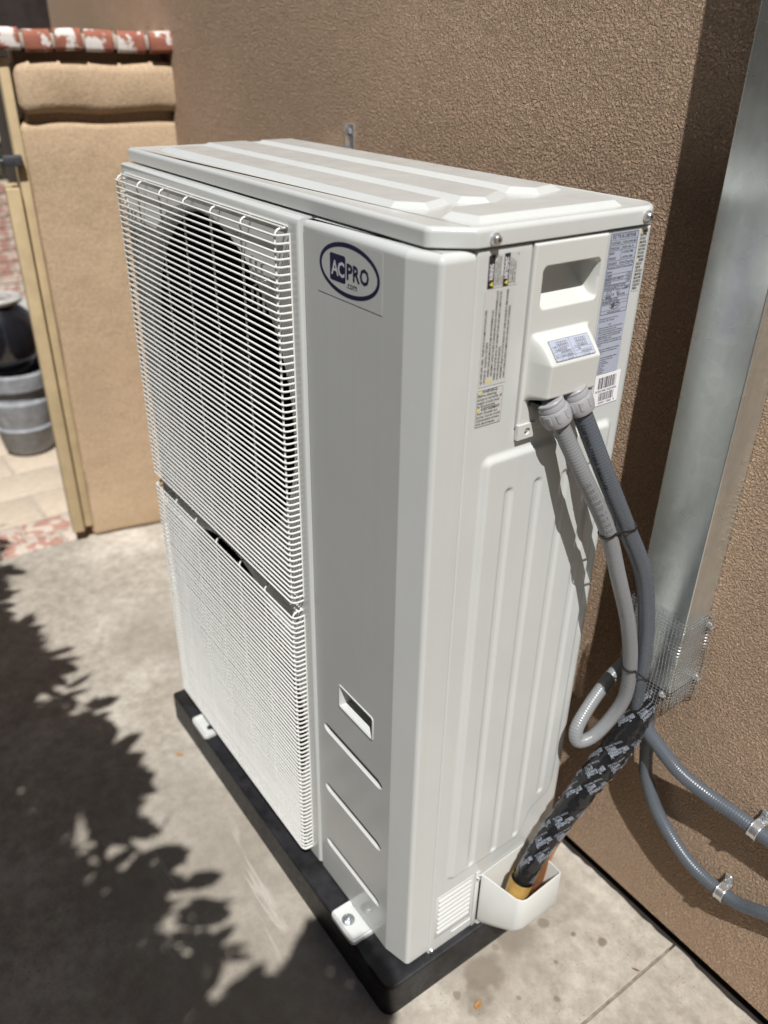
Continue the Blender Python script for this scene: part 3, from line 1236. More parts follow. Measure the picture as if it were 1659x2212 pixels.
ys_ = np.concatenate([np.linspace(SY0, SY0 + 0.004, 4)[:-1], np.arange(SY0 + 0.004, SY1 - 0.018, 0.0024), np.linspace(SY1 - 0.018, SY1, 9)])
zs_ = np.concatenate([np.arange(-0.016, 0.165, 0.006), np.arange(0.165, 0.31, 0.0026), np.arange(0.31, 0.955, 0.02), np.arange(0.955, 1.04, 0.0026), np.arange(1.04, ZT - 0.004, 0.008), np.linspace(ZT - 0.003, ZT, 4)])
height_mesh('side_panel', ys_, zs_, side_h, 'paint', ac, 60, (0.160, 0.276, 1.195, 1.28))

# --- terminal cover with scooped grip and cable box
TY0, TY1, TZ0, TZ1 = 0.1540, 0.2835, 1.0500, 1.2962


def cover_h(P):
    y, z = P[..., 0], P[..., 1]
    h = np.full(P.shape[:-1], 0.0040)
    d = np.minimum(np.minimum(y - TY0, TY1 - y), np.minimum(z - TZ0, TZ1 - z))
    r = 0.003
    t = np.clip(r - d, 0, r)
    h -= r - np.sqrt(np.maximum(r * r - t * t, 0))
    # scooped hand grip: deep under its upper lip, running out to the face below
    sd = poly_sdf(P, [(0.178, 1.222), (0.265, 1.222), (0.265, 1.260), (0.178, 1.260)]) - 0.008
    prof_z = np.clip((z - 1.211) / 0.052, 0, 1)
    depth = 0.044 * (1 - (1 - prof_z) ** 1.8)
    h -= depth * sstep(-sd / 0.0055)
    # cable box
    by = sstep((y - 0.158) / 0.012) * sstep((0.268 - y) / 0.012)
    bz = np.where(z > 1.152, np.clip((1.186 - z) / 0.034, 0, 1), 1.0)
    bz = np.clip(bz - 0.06 * np.clip((1.152 - z) / 0.04, 0, 1), 0, 1)
    bz = bz * sstep((z - 1.096) / 0.013)
    soft = 0.5 * (1 - np.exp(-bz * 3)) / (0.5 * (1 - math.exp(-3))) * 0.25 + bz * 0.75
    h += 0.0345 * by * soft
    return h


cov = height_mesh('terminal_cover', np.linspace(TY0, TY1, 100), np.concatenate([np.linspace(TZ0, TZ0 + 0.004, 5)[:-1], np.linspace(TZ0 + 0.004, TZ1 - 0.004, 170), np.linspace(TZ1 - 0.004, TZ1, 5)[1:]]), cover_h, 'plastic', ac, 75)
V, F = hole_cell(0.1525, 0.1845, 1.0430, 1.0640, 0.170, 1.0530, 0.0052, -0.0065, 28, ((0, 0), (0, 0.004)))
V = [Vector((-v.y, v.x, v.z)) for v in V]
loops = [[Vector((x, y, z)) for y, z in ((0.1525, 1.043), (0.1845, 1.043), (0.1845, 1.064), (0.1525, 1.064))] for x in (0.0065, 0.0010)]
V2, F2 = loft(loops, False, False)
V, F = merge([(V, F), (V2, F2)])
from_py('screw_tab', V, F, 'plastic', cov)
box('hole_shade_block', 0.004, 0.024, 0.168, 0.258, 1.088, 1.0965, 'black_plastic', cov, 0.002)  # solid black block painted in for the shadow under the cable box
for (yy, zz) in ((0.198, 1.0985), (0.256, 1.1045)):
    lathe('screw', [(0.004, 0), (0.0042, 0.003), (0.0025, 0.0042)], 'zinc', cov, 14, axis=(0.4, 0, -1), org=(0.028, yy, zz))

# --- lid
lp = [(-0.9475, 0.016), (-0.0325, 0.016), (0.0032, 0.0620), (0.0032, 0.3900), (-0.9475, 0.3900)]
lprof = round_poly(lp, [0.004, 0.014, 0.014, 0.040, 0.02], True, 6)
loops = [[Vector((p.x, p.y, LB)) for p in inset_loop(lprof, 0.0012)], [Vector((p.x, p.y, LB + 0.0012)) for p in lprof], [Vector((p.x, p.y, LT - 0.007)) for p in lprof]]
for k in range(1, 6):
    a = k / 5 * math.pi / 2
    loops.append([Vector((p.x, p.y, LT - 0.007 + 0.007 * math.sin(a))) for p in inset_loop(lprof, 0.007 * (1 - math.cos(a)))])
loops.append([Vector((p.x, p.y, LT - 0.0025)) for p in inset_loop(lprof, 0.016)])
V, F = loft(loops)
lid = from_py('lid', V, F, 'paint', ac, 40)


def lid_rib(poly, h, slope, rad=0.012):
    P = [Vector(p) for p in poly]
    z0 = LT - 0.0026
    loops = [[Vector((p.x, p.y, z0)) for p in P]]
    for f in (0.94, 1.06):
        q = inset_loop(P, slope * f)
        zz = h * min(1.0, f * 1.0)
        loops.append([Vector((p.x, p.y, z0 + zz)) for p in q])
    V, F = loft(loops, False, True)
    return from_py('rib', V, F, 'paint', lid, 12)


lid_rib([(-0.900, 0.062), (-0.165, 0.062), (-0.128, 0.095), (-0.150, 0.148), (-0.87, 0.148)], 0.0070, 0.010)
lid_rib([(-0.930, 0.158), (-0.150, 0.158), (-0.118, 0.190), (-0.165, 0.262), (-0.93, 0.262)], 0.0074, 0.012)
lid_rib([(-0.930, 0.276), (-0.185, 0.276), (-0.145, 0.305), (-0.165, 0.368), (-0.93, 0.368)], 0.0076, 0.013)
lid_rib([(-0.080, 0.076), (-0.026, 0.088), (-0.026, 0.335), (-0.060, 0.360), (-0.110, 0.350), (-0.110, 0.110)], 0.0066, 0.010)
for (yy, zz) in ((0.0865, 1.3085), (0.351, 1.3105)):
    sc_ = lathe('screw', [(0.0075, 0.0), (0.0078, 0.0015), (0.0066, 0.0022), (0.0060, 0.0055), (0.0048, 0.0072), (0.0012, 0.0078)], 'zinc', lid, 20, axis=(1, 0, 0), org=(0.0034, yy, zz))
    box('recess', 0.0108, 0.0114, yy - 0.0018, yy + 0.0018, zz - 0.0018, zz + 0.0018, 'ink_black', lid)
V, F = lathe_vf([(0.004, 0), (0.0052, 0.001), (0.004, 0.004), (0.001, 0.0046)], 16, (1, 0, 0), Vector((0.0, 0.0715, -0.006)))
from_py('screw', V, F, 'zinc', ac, 40)

# --- louvred vent at the side foot
vent = box('vent', -0.004, 0.0007, 0.077, 0.166, 0.022, 0.143, 'paint', ac, 0.0006)
slm = bpy.data.meshes.new('slat')
bmt = box_bm(-0.002, 0.0026, -0.040, 0.040, -0.0033, 0.0033, 0.0018, 3)
for v in bmt.verts:
    if v.co.x > 0.0005 and v.co.z > 0:
        v.co.x -= 0.0012
bmt.to_mesh(slm)
bmt.free()
finish(slm, 50)
slm.materials.append(M['paint'])
for k in range(8):
    o = link('slat', slm, None, vent)
    o.location = (0.0012, 0.1215, 0.131 - k * 0.01325)
box('strip', -0.001, 0.0016, 0.120, 0.168, 0.006, 0.010, 'paint', vent, 0.0006)

# --- feet
for fx, side in ((-0.1355, 1), (-0.795, 0)):
    foot = bpy.data.objects.new('foot', None)
    C.objects.link(foot)
    foot.parent = ac
    foot.location = (fx, 0, -0.0125)
    pl = round_poly([(-0.0405, 0.03), (-0.0405, -0.046), (0.0405, -0.046), (0.0405, 0.03)], [0, 0.010, 0.010, 0], True, 5)
    loops = []
    for (ins, z) in ((0.0, 0.0), (0.0, 0.0085), (0.0008, 0.0098), (0.0028, 0.0104), (0.0050, 0.0098), (0.0068, 0.0060), (0.009, 0.0050)):
        loops.append([Vector((p.x, p.y, z)) for p in inset_loop(pl, ins)])
    V, F = loft(loops)
    from_py('bracket_plate', V, F, 'paint', foot, 50)
    if side:
        lathe('washer', [(0.0035, 0.0052), (0.0128, 0.0054), (0.0130, 0.0070), (0.0035, 0.0072)], 'steel', foot, 24, org=(-0.008, -0.023, 0))
        bt = lathe('bolt_head', [(0.0092, 0.0070), (0.0094, 0.0078), (0.0094, 0.0125), (0.0080, 0.0136)], 'steel', foot, 6, org=(-0.008, -0.023, 0), smooth=20)
        lathe('thread', [(0.0042, 0.0130), (0.0042, 0.0200), (0.0034, 0.0210)], 'steel', foot, 14, org=(-0.008, -0.023, 0))
    else:
        lathe('slot', [(0.0004, 0.00535), (0.0085, 0.0055)], 'ink_black', foot, 20, org=(0.012, -0.018, 0), cap=False)

# --- valve cover (open topped bucket)
vc_out = [Vector((0.0014, 0.176, 0)), Vector((0.0014, 0.183, 0)), Vector((0.012, 0.186, 0)), Vector((0.080, 0.2005, 0)), Vector((0.089, 0.207, 0)), Vector((0.0925, 0.217, 0)), Vector((0.0925, 0.3030, 0)), Vector((0.0905, 0.3062, 0)), Vector((0.0014, 0.3080, 0))]


def vc_z(p, top=True):
    t = min(1, max(0, p.x / 0.09))
    if top:
        z = 0.132
        return z + (0.010 if p.y > 0.285 else 0.0)
    return -0.012 + 0.052 * t ** 1.3 - 0.006 * math.sin(t * math.pi)


def vc_inset(P, d):
    c = Vector((0.03, 0.25, 0))
    out = []
    for p in P:
        v = p - c
        out.append(p - v.normalized() * d if p.x > 0.005 else Vector((p.x + d * 0.6, p.y + (d if p.y < 0.25 else -d), 0)))
    return out


def up(P, top, dz=0.0):
    return [Vector((p.x, p.y, vc_z(q, top) + dz)) for p, q in zip(P, vc_out)]


o1 = vc_inset(vc_out, 0.0012)
i1 = vc_inset(vc_out, 0.0038)
b1 = vc_inset(vc_out, 0.006)
loops = [up(vc_inset(vc_out, 0.02), False, -0.004), up(b1, False, 0.0), up(vc_inset(vc_out, 0.001), False, 0.008), up(vc_out, False, 0.016), up(vc_out, True, -0.0015), up(o1, True, 0), up(vc_inset(vc_out, 0.003), True, 0), up(i1, True, -0.0015), up(i1, False, 0.012)]
V, F = loft(loops, True, True)
vcv = from_py('valve_cover', V, F, 'plastic', ac, 50)
from_bm('mounting_flange', box_bm(0.0004, 0.0026, 0.1705, 0.181, -0.014, 0.146, 0.001, 2), 'plastic', vcv, 40)
V, F = lathe_vf([(0.0045, 0), (0.0050, 0.001), (0.0042, 0.0035), (0.001, 0.0042)], 16, (1, 0, 0), Vector((0.0026, 0.1755, 0.128)))
from_py('screw', V, F, 'zinc', vcv, 40)

# ------------------------------------------------------------------ stickers
def sticker(name, org, w, h, mat, parent, eu=EY, ev=EZ, r=0.002, lift=0.0003, label=None):
    p = Print()
    p.rrect(0, 0, w, h, r)
    V = []
    eu, ev = Vector(eu), Vector(ev)
    nn = eu.cross(ev).normalized()
    n = len(p.V)
    for l in (0.0, lift):
        V += [Vector(org) + eu * a + ev * b + nn * l for a, b in p.V]
    F = [tuple(range(n, 2 * n))] + [(i, (i + 1) % n, n + (i + 1) % n, n + i) for i in range(n)]
    o = from_py(name, V, F, mat, parent)
    if label:
        o['label'] = label
    return o


# logo on the front
lo = Vector((-0.2395, -0.0001, 1.2105))
lg = sticker('logo_sticker', lo, 0.147, 0.0745, 'paint', ac, EX, EZ, 0.001, 0.0002, 'rectangular clear sticker with navy oval logo')
c_u, c_v = 0.0735, 0.0392
P_ = Print()
P_.ring(c_u, c_v, 0.0685, 0.0338, 0.0055, 72)
P_.lay('oval_ring', lo, EX, EZ, 'ink_navy', lg, 0.0004)
P_ = Print()
P_.rrect(0.0305, 0.0215, 0.0670, 0.0557, 0.0035)
P_.lay('navy_block', lo, EX, EZ, 'ink_navy', lg, 0.0004)
P_ = Print()
P_.text('A', 0.0335, 0.0290, 0.0182, width=0.0175, bold=0.02)
P_.text('C', 0.0490, 0.0290, 0.0182, width=0.0158, bold=0.028)
P_.lay('lettering', lo, EX, EZ, 'ink_silver', lg, 0.0006)
P_ = Print()
P_.text('P', 0.0695, 0.0292, 0.0190, width=0.0135, bold=0.03)
P_.text('R', 0.0838, 0.0292, 0.0190, width=0.0155, bold=0.03)
P_.text('O', 0.0990, 0.0292, 0.0190, width=0.0200, bold=0.03)
P_.text('.com', 0.0695, 0.0178, 0.0090, width=0.0235, bold=0.006)
P_.lay('lettering', lo, EX, EZ, 'ink_navy', lg, 0.0004)
P_ = Print()
P_.rect(0, -0.0007, 0.147, 0.0)
P_.lay('sticker_edge', lo, EX, EZ, 'ink_grey', lg, 0.0001)

# voltage warning, upright lettering (reads bottom to top)
so = Vector((0.0002, 0.0825, 1.2520))
st = sticker('warning_label', so, 0.0485, 0.0385, 'label_clear', ac, r=0.0015, label='small warning label with two black header bars')
kb, kt, ky, kw = Print(), Print(), Print(), Print()
kb.rrect(0.0002, 0.0002, 0.0100, 0.0383, 0.0012)
kb.rect(0.0245, 0.0002, 0.0335, 0.0383)
kw.text('WARNING', 0.0082, 0.0095, 0.0062, width=0.0185, bold=0.02, rot=90)
kw.text('AVERTISSEMENT', 0.0318, 0.0085, 0.0060, width=0.0255, bold=0.02, rot=90)
ky.tri(0.0085, 0.0048, 0.0060, 90)
ky.tri(0.0320, 0.0045, 0.0060, 90)
for k, (s, w) in enumerate((('USE SUPPLY WIRES AND', 0.029), ('COMMUNICATE WIRES WITH', 0.034), ('AT LEAST 300V WITHSTAND', 0.0335), ('VOLTAGE', 0.011))):
    kt.text(s, 0.0136 + k * 0.0033, 0.0022, 0.0023, width=w, bold=0.01, rot=90)
for k, (s, w) in enumerate((('FILS ET CABLES OFFERT A', 0.030), ('COMMUNIQUER AVEC AU', 0.028), ('MOINS 300V TENSION', 0.025))):
    kt.text(s, 0.0372 + k * 0.0034, 0.0022, 0.0023, width=w, bold=0.01, rot=90)
kt.text('01', 0.0475, 0.0345, 0.002, rot=90)
kb.lay('header_bar', so, EY, EZ, 'ink_black', st, 0.00045)
kt.lay('print', so, EY, EZ, 'ink_grey', st, 0.00045)
kw.lay('print', so, EY, EZ, 'label_white', st, 0.0006)
ky.lay('warning_triangle', so, EY, EZ, 'ink_yellow', st, 0.0006)

# long bilingual warning
so = Vector((0.0002, 0.0805, 1.1300))
st = sticker('warning_label', so, 0.0475, 0.1205, 'label_clear', ac, r=0.001, label='tall clear label of small upright warning text')
kt, ky = Print(), Print()
lines = [("USE COPPER SUPPLY WIRES.   UTILISER DES FILS D'ALIMENTATION EN CUIVRE", 0.093, 0.0, 0.004), ("OUTDOOR USE.   UTILISATION A L'EXTERIEUR", 0.053, 0.0, 0.004),
         ('WARNING: CANCER AND REPRODUCTIVE HARM. WWW.P65WARNINGS.CA.GOV.', 0.084, 0.012, 0.012), ("AVERTISSEMENT: CANCER ET TROUBLES DE L'APPAREIL REPRODUCTEUR. WWW.P65WARNINGS.CA.GOV", 0.106, 0.012, 0.012),
         ('WARNING: RISK OF ELECTRIC SHOCK. CAN CAUSE INJURY OR DEATH DISCONNECT ALL REMOTE ELECTRIC', 0.111, 0.0, 0.006), ('POWER SUPPLIES BEFORE SERVICING.', 0.043, 0.0, 0.006),
         ('AVERTISSEMENT: RISQUE DE CHOCS ELECTRIQUES. PEUT CAUSER DES BLESSURES ET MEME ENTRAINER', 0.112, 0.0, 0.006), ("LA MORT. COUPER LES SOURCES D'ALIMENTATION A DISTANCE AVANT LE DEPANNAGE.", 0.092, 0.0, 0.006)]
for k, (s, w, a, off) in enumerate(lines):
    kt.text(s, 0.0055 + k * 0.0054, off, 0.0034, width=w, bold=0.012, rot=90)
ky.tri(0.0166, 0.0060, 0.0052, 90)
ky.tri(0.0222, 0.0060, 0.0052, 90)
kt.lay('print', so, EY, EZ, 'ink_grey', st, 0.00045)
ky.lay('warning_triangle', so, EY, EZ, 'ink_yellow', st, 0.00045)

# disconnect warning, level lettering
so = Vector((0.0002, 0.0800, 1.0765))
st = sticker('warning_label', so, 0.0440, 0.0500, 'label_clear', ac, r=0.003, label='squarish bilingual disconnect warning label')
kt, ky = Print(), Print()
kt.frame(0.0004, 0.0004, 0.0436, 0.0496, 0.0003)
rows = ['WARNING:', 'Before obtaining', 'access to terminals, all', 'supply circuits must', 'be disconnected.', 'AVERTISSEMENT:', "Avant d'acceder aux", 'bornes, tous les circuits', "d'alimentation doivent", 'etre deconnectes.']
wid = [0.030, 0.031, 0.040, 0.037, 0.030, 0.037, 0.035, 0.040, 0.039, 0.032]
for k, (s, w) in enumerate(zip(rows, wid)):
    hd = k in (0, 5)
    kt.text(s, 0.0080 if hd else 0.0018, 0.0452 - k * 0.00475, 0.0040, width=w * (0.88 if hd else 1), bold=0.022 if hd else 0.008)
    if hd:
        ky.tri(0.0045, 0.0448 - k * 0.00475, 0.0056)
kt.text('01', 0.039, 0.0018, 0.0022)
kt.lay('print', so, EY, EZ, 'ink_black', st, 0.00045)
ky.lay('warning_triangle', so, EY, EZ, 'ink_yellow', st, 0.00045)

# rating label
so = Vector((0.0002, 0.2890, 1.1030))
st = sticker('rating_label', so, 0.0555, 0.1925, 'label_silver', ac, r=0.0025, label='tall silvery blue rating plate label with boxed table')
kt = Print()
kt.frame(0.0014, 0.0855, 0.0541, 0.1905, 0.0007)
rowz = [0.1820, 0.1745, 0.1670, 0.1520, 0.1450, 0.1320, 0.1265, 0.1210, 0.1150, 0.1095, 0.1040, 0.0990, 0.0930]
kt.text('SPLIT TYPE AIR CONDITIONER', 0.0045, 0.1838, 0.0050, width=0.0455, bold=0.02)
for z in (0.1820, 0.1755, 0.1690, 0.1560, 0.1495, 0.1385, 0.1340, 0.1295, 0.1250, 0.1205, 0.1070, 0.1025, 0.0985, 0.0905):
    kt.rect(0.0014, z - 0.0002, 0.0541, z + 0.0002)
kt.rect(0.0245, 0.1495, 0.0249, 0.1820)
kt.rect(0.0430, 0.1205, 0.0434, 0.1385)
tx = [('OUTDOOR MODEL', 0.003, 0.1768, 0.019), ('ACIE36U-60HFN1-M8O', 0.0262, 0.1768, 0.026), ('POWER SOURCE', 0.003, 0.1703, 0.018), ('208/230V~ 60Hz, 1Ph', 0.0262, 0.1703, 0.022),
      ('DESIGN', 0.003, 0.1642, 0.009), ('PRESSURE', 0.003, 0.1575, 0.013), ('Hi  550 PSIG/3.79MPa', 0.0262, 0.1640, 0.023), ('Lo 340 PSIG/2.34MPa', 0.0262, 0.1575, 0.023),
      ('REFRIGERANT', 0.003, 0.1508, 0.017), ('R410A/172.84oz(4.9kg)', 0.0262, 0.1508, 0.026), ('The Rated Input Current of The Power Conversion', 0.003, 0.1455, 0.049), ('Equipment', 0.003, 0.1405, 0.010),
      ('27.0A', 0.0450, 0.1350, 0.007), ('MINIMUM CIRCUIT AMPACITY', 0.003, 0.1305, 0.035), ('34.0A', 0.0450, 0.1305, 0.007), ('MAX.FUSE', 0.003, 0.1260, 0.011), ('60.0A', 0.0450, 0.1260, 0.007),
      ('CURRENT', 0.003, 0.1350, 0.011), ('OUTDOOR UNIT RESISTANCE CLASS IPX4', 0.003, 0.1214, 0.040), ('OUTDOOR FAN MOTOR', 0.003, 0.1168, 0.024), ('1/8HPx2', 0.0440, 0.1168, 0.009),
      ('Split Air Conditioner', 0.0275, 0.1160, 0.022), ('45J2V', 0.0275, 0.1115, 0.007), ('MADE IN CHINA', 0.0300, 0.1083, 0.016),
      ('UL FILE NUMBER SA32006', 0.003, 0.1032, 0.030), ('DATE MANUFACTURED 180320', 0.003, 0.0992, 0.034)]
for s, u, v, w in tx:
    kt.text(s, u, v, 0.0033, width=w, bold=0.012)
kt.ring(0.0130, 0.1125, 0.0050, 0.0050, 0.0007, 32)
kt.text('UL', 0.0100, 0.1105, 0.0042, width=0.006, bold=0.02)
kt.text('C', 0.0050, 0.1090, 0.003, bold=0.02)
kt.text('US', 0.0190, 0.1100, 0.003, bold=0.02)
kt.text('LISTED', 0.0075, 0.1074, 0.0026, width=0.011, bold=0.03)
kt.ring(0.0285, 0.0955, 0.0105, 0.0042, 0.0007, 40)
kt.rrect(0.0215, 0.0930, 0.0275, 0.0980, 0.0006)
kt.text('PRO', 0.0280, 0.0940, 0.0032, width=0.0085, bold=0.02)
kt.text('www.acpro.com', 0.0150, 0.0868, 0.0030, width=0.026, bold=0.01)
tail = ['Short-circuit current  2,4 kA rms', 'symmetrical, _240_V maximum', '', 'NOTE', '1. Ensure to evacuate the air inside the indoor', '   unit and pipes with vacuum pump.', '2. Make sure the additional amount of refrigerant',
        '   to be charged is based on the pipe size and', '   length, please refer to the INSTALLATION', '   INSTRUCTIONS for details.', '3. Incorrect installation due to ignoring of the', '   instruction will cause serious problem in the', '   machine.',
        '', 'Please make sure of keeping tool of moisture', 'residual interference to the system area', 'charge of air.', '', 'When done is operating supplemental volume', 'adjustment is charge and reduce the', 'use of cover for repair.', 'refer owner our INSTRUCTIONS', 'MORE pour les details.', 'dommages en stated', 'instructions interdites', 'pannes a la machine.']
for k, s in enumerate(tail):
    if s.strip():
        kt.text(s.strip(), 0.022 if s == 'NOTE' else 0.002 + (0.002 if s.startswith(' ') else 0), 0.0790 - k * 0.0031, 0.0022, width=min(0.050, len(s.strip()) * 0.00112), bold=0.012)
kt.lay('print', so, EY, EZ, 'ink_grey', st, 0.00045)

# separate-the-leads warning at the rear edge
so = Vector((0.0001, 0.3478, 1.2130))
st = sticker('warning_label', so, 0.0150, 0.0815, 'label_clear', ac, r=0.001, label='narrow yellow triangle warning label at the rear edge')
so2 = so + Vector((0, 0, 0))
kt, ky = Print(), Print()
ln = ['WARNING', 'SEPARATE THE POWER', 'SUPPLY LEADS AND', 'COMMUNICATION LEADS', 'BY THE STRAIN RELIEF OR', 'SEGREGATE THE POWER', 'SUPPLY LEADS FROM', 'COMMUNICATION LEADS', 'AVERTISSEMENT', 'SEPARER LES FILS', "D'ALIMENTATION", 'ELECTRIQUE ET LES FILS DE', 'COMMUNICATION PAR LE', 'SERRE-CABLE OU SEPARER', "LES FILS D'ALIMENTATION", 'ELECTRIQUE DES FILS DE', 'COMMUNICATION']
for k, s in enumerate(ln):
    hd = k in (0, 8)
    kt.text(s, 0.0046 if hd else 0.0006, 0.0768 - k * 0.00465, 0.0034, width=0.0098 if hd else min(0.0140, 0.00078 * len(s) * 0.9), bold=0.025 if hd else 0.012)
    if hd:
        ky.tri(0.0024, 0.0765 - k * 0.00465, 0.0040)
kt.lay('print', so, EY, EZ, 'ink_black', st, 0.00045)
ky.lay('warning_triangle', so, EY, EZ, 'ink_yellow', st, 0.00045)

# barcode
so = Vector((0.0006, 0.3015, 1.0545))
e_u = Vector((0, 1, 0.02)).normalized()
e_v = Vector((0, -0.02, 1)).normalized()
st = sticker('barcode_label', so, 0.0525, 0.0470, 'label_white', ac, e_u, e_v, 0.0006, 0.0002, 'white barcode label peeling across the rating plate')
kt = Print()


def bars(u0, u1, v0, v1, seed):
    rr = random.Random(seed)
    u = u0
    while u < u1:
        w = rr.choice((0.00035, 0.00035, 0.0007, 0.0011))
        kt.rect(u, v0, min(u + w, u1), v1)
        u += w + rr.choice((0.00035, 0.0005, 0.0008, 0.0011))


bars(0.0075, 0.0450, 0.0255, 0.0425, 1)
bars(0.0115, 0.0430, 0.0068, 0.0190, 2)
kt.text('SN:540G144461126020150020', 0.0030, 0.0205, 0.0034, width=0.0440, bold=0.008)
kt.text('42493 11868   4', 0.0120, 0.0022, 0.0034, width=0.0340, bold=0.008)
kt.lay('print', so, e_u, e_v, 'ink_black', st, 0.00035)

# wiring diagram on the cable box slope
n_s = Vector((0.0345, 0, 0.034)).normalized()
ev_ = Vector((-0.0335, 0, 0.034)).normalized()
yv = 0.1770
zb = 1.1555
xb = float(cover_h(np.array([[[0.213, zb]]]))[0, 0]) + 0.0006
xt = float(cover_h(np.array([[[0.213, zb + 0.0215]]]))[0, 0]) + 0.0006
ev_ = Vector((xt - xb, 0, 0.0215))
hl = ev_.length
ev_.normalize()
so = Vector((xb, yv, zb)) + EY.cross(ev_).normalized() * 0.0007
st = sticker('wiring_label', so, 0.0720, hl, 'label_silver', cov, EY, ev_, 0.0008, 0.0003)
kt = Print()
kt.frame(0.0004, 0.0004, 0.0716, hl - 0.0004, 0.0003)
for v in (0.0045, 0.0090, 0.0125):
    kt.rect(0.0004, v, 0.0716, v + 0.0003)
for u in (0.0120, 0.0360, 0.0480):
    kt.rect(u, 0.0004, u + 0.0003, 0.0090 if u != 0.036 else hl)
for (u0, s) in ((0.012, 5), (0.045, 5)):
    for k in range(s):
        for j in range(2):
            kt.frame(u0 + k * 0.0040, 0.0170 + j * 0.0045, u0 + k * 0.0040 + 0.0036, 0.0170 + j * 0.0045 + 0.0040, 0.0004)
for s, u, v, w in (('TO INDOOR UNIT', 0.005, 0.0135, 0.022), ('TO 24V THERMOSTAT', 0.041, 0.0135, 0.024), ('SW DIP SWITCH', 0.014, 0.0098, 0.018), ('ON', 0.045, 0.0098, 0.004), ('S1-1', 0.003, 0.0052, 0.007), ('USED AS CONDENSING', 0.0135, 0.0052, 0.020), ('HEAT AND COOL', 0.050, 0.0052, 0.018), ('L1 L2 GND', 0.0030, 0.0180, 0.007)):
    kt.text(s, u, v, 0.0026, width=w, bold=0.012)
kt.frame(0.022, 0.0010, 0.031, 0.0040, 0.0004)
kt.frame(0.052, 0.0010, 0.061, 0.0040, 0.0004)
kt.lay('print', so, EY, ev_, 'ink_grey', st, 0.00045)

# ================================================================== CONDUITS
def corr(r, amp=0.00028, pitch=0.0048):
    return lambda s: r + amp * math.sin(2 * math.pi * s / pitch)


def conduit(name, label, pts, r, mat, amp=0.00028, pitch=0.0048):
    t = thing(name, label, 'conduit', pts[0], 'flexible electrical conduits')
    L = sum((Vector(b) - Vector(a)).length for a, b in zip(pts, pts[1:])) * 1.03
    n = int(L / (pitch / 5))
    tb = Tube(pts, n, corr(r, amp, pitch))
    V, F = tb.vf(18)
    o = Vector(pts[0])
    from_py('flexible_tube', [v - o for v in V], F, mat, t, 80)
    return t, tb


def connector(parent, top, axis, r=0.0185, off=None):
    """liquid-tight fitting: gland nut with grip lugs"""
    axis = Vector(axis).normalized()
    o = Vector(parent.location)
    org = Vector(top) - o
    body = lathe('connector_nut', [(r * 0.97, -0.004), (r * 1.0, -0.003), (r * 1.0, 0.004), (r * 0.95, 0.0048), (r * 1.06, 0.0052), (r * 1.10, 0.0065), (r * 1.10, 0.0240), (r * 1.02, 0.0285), (r * 0.80, 0.0310), (r * 0.66, 0.0315)], 'fitting', parent, 48, axis=axis, org=org)
    a = axis.orthogonal().normalized()
    b = axis.cross(a)
    for k in range(9):
        t0 = 2 * math.pi * (k + 0.15) / 9
        wa = 2 * math.pi / 9 * 0.50
        outer, inner = [], []
        # U shaped lug: loop in (angle, height)
        pl = round_poly([(0, 0.0075), (wa * 0.019, 0.0075), (wa * 0.019, 0.0215), (0, 0.0215)], [0.0005, 0.0005, 0.003, 0.003], True, 3)
        loops = []
        for (ins, rr) in ((0, r * 1.09), (0.0006, r * 1.145), (0.0016, r * 1.150)):
            q = inset_loop(pl, ins)
            loops.append([org + axis * p.y + (a * math.cos(t0 + p.x / 0.019) + b * math.sin(t0 + p.x / 0.019)) * rr for p in q])
        V, F = loft(loops, False, True)
        from_py('lug', V, F, 'fitting', body, 50)
    lathe('hex_flange', [(r * 0.70, -0.0085), (r * 0.98, -0.008), (r * 1.02, -0.007), (r * 1.02, -0.0045), (r * 0.9, -0.004)], 'fitting', parent, 24, axis=axis, org=org, smooth=20)
    return body


A1 = Vector((0.030, 0.0480, -0.104)).normalized()
A2 = Vector((0.033, 0.0485, -0.118)).normalized()
c1_top = Vector((0.0265, 0.1885, 1.0920)) - A1 * 0.002
c2_top = Vector((0.0260, 0.2315, 1.0990)) - A2 * 0.002
light_pts = [c1_top + A1 * 0.018, c1_top + A1 * 0.06, (0.056, 0.2370, 0.9880), (0.071, 0.2880, 0.8955), (0.080, 0.3230, 0.8060), (0.086, 0.3650, 0.7010), (0.085, 0.3950, 0.6080),
             (0.078, 0.4130, 0.5200), (0.066, 0.4040, 0.4630), (0.054, 0.3760, 0.4220), (0.044, 0.3500, 0.4170), (0.036, 0.3500, 0.4380), (0.030, 0.3760, 0.4640), (0.026, 0.4170, 0.4960), (0.030, 0.4600, 0.5330), (0.055, 0.488, 0.580), (0.06, 0.497, 0.66)]
lc, ltb = conduit('conduit', 'light grey conduit hanging in a loop from the left connector', light_pts, 0.0122, 'cond_light', 0.00018)
connector(lc, c1_top, A1)
dark_pts = [c2_top + A2 * 0.018, c2_top + A2 * 0.06, (0.058, 0.2810, 0.9800), (0.070, 0.3330, 0.8850), (0.080, 0.3860, 0.7880), (0.087, 0.4130, 0.6880), (0.088, 0.4270, 0.6050), (0.086, 0.4330, 0.5560), (0.0800, 0.4440, 0.5080),
            (0.0800, 0.4550, 0.4660), (0.0930, 0.4680, 0.4290), (0.1200, 0.4800, 0.3980), (0.1660, 0.4940, 0.3600), (0.2200, 0.5050, 0.3440), (0.2780, 0.5120, 0.3400), (0.336, 0.5150, 0.3370), (0.45, 0.517, 0.342), (0.62, 0.518, 0.350), (1.3, 0.520, 0.352), (2.4, 0.524, 0.350)]
dc, dtb = conduit('conduit', 'slate grey conduit from the right connector running to the upper wall clamp', dark_pts, 0.0136, 'cond_dark', 0.00020)
connector(dc, c2_top, A2)
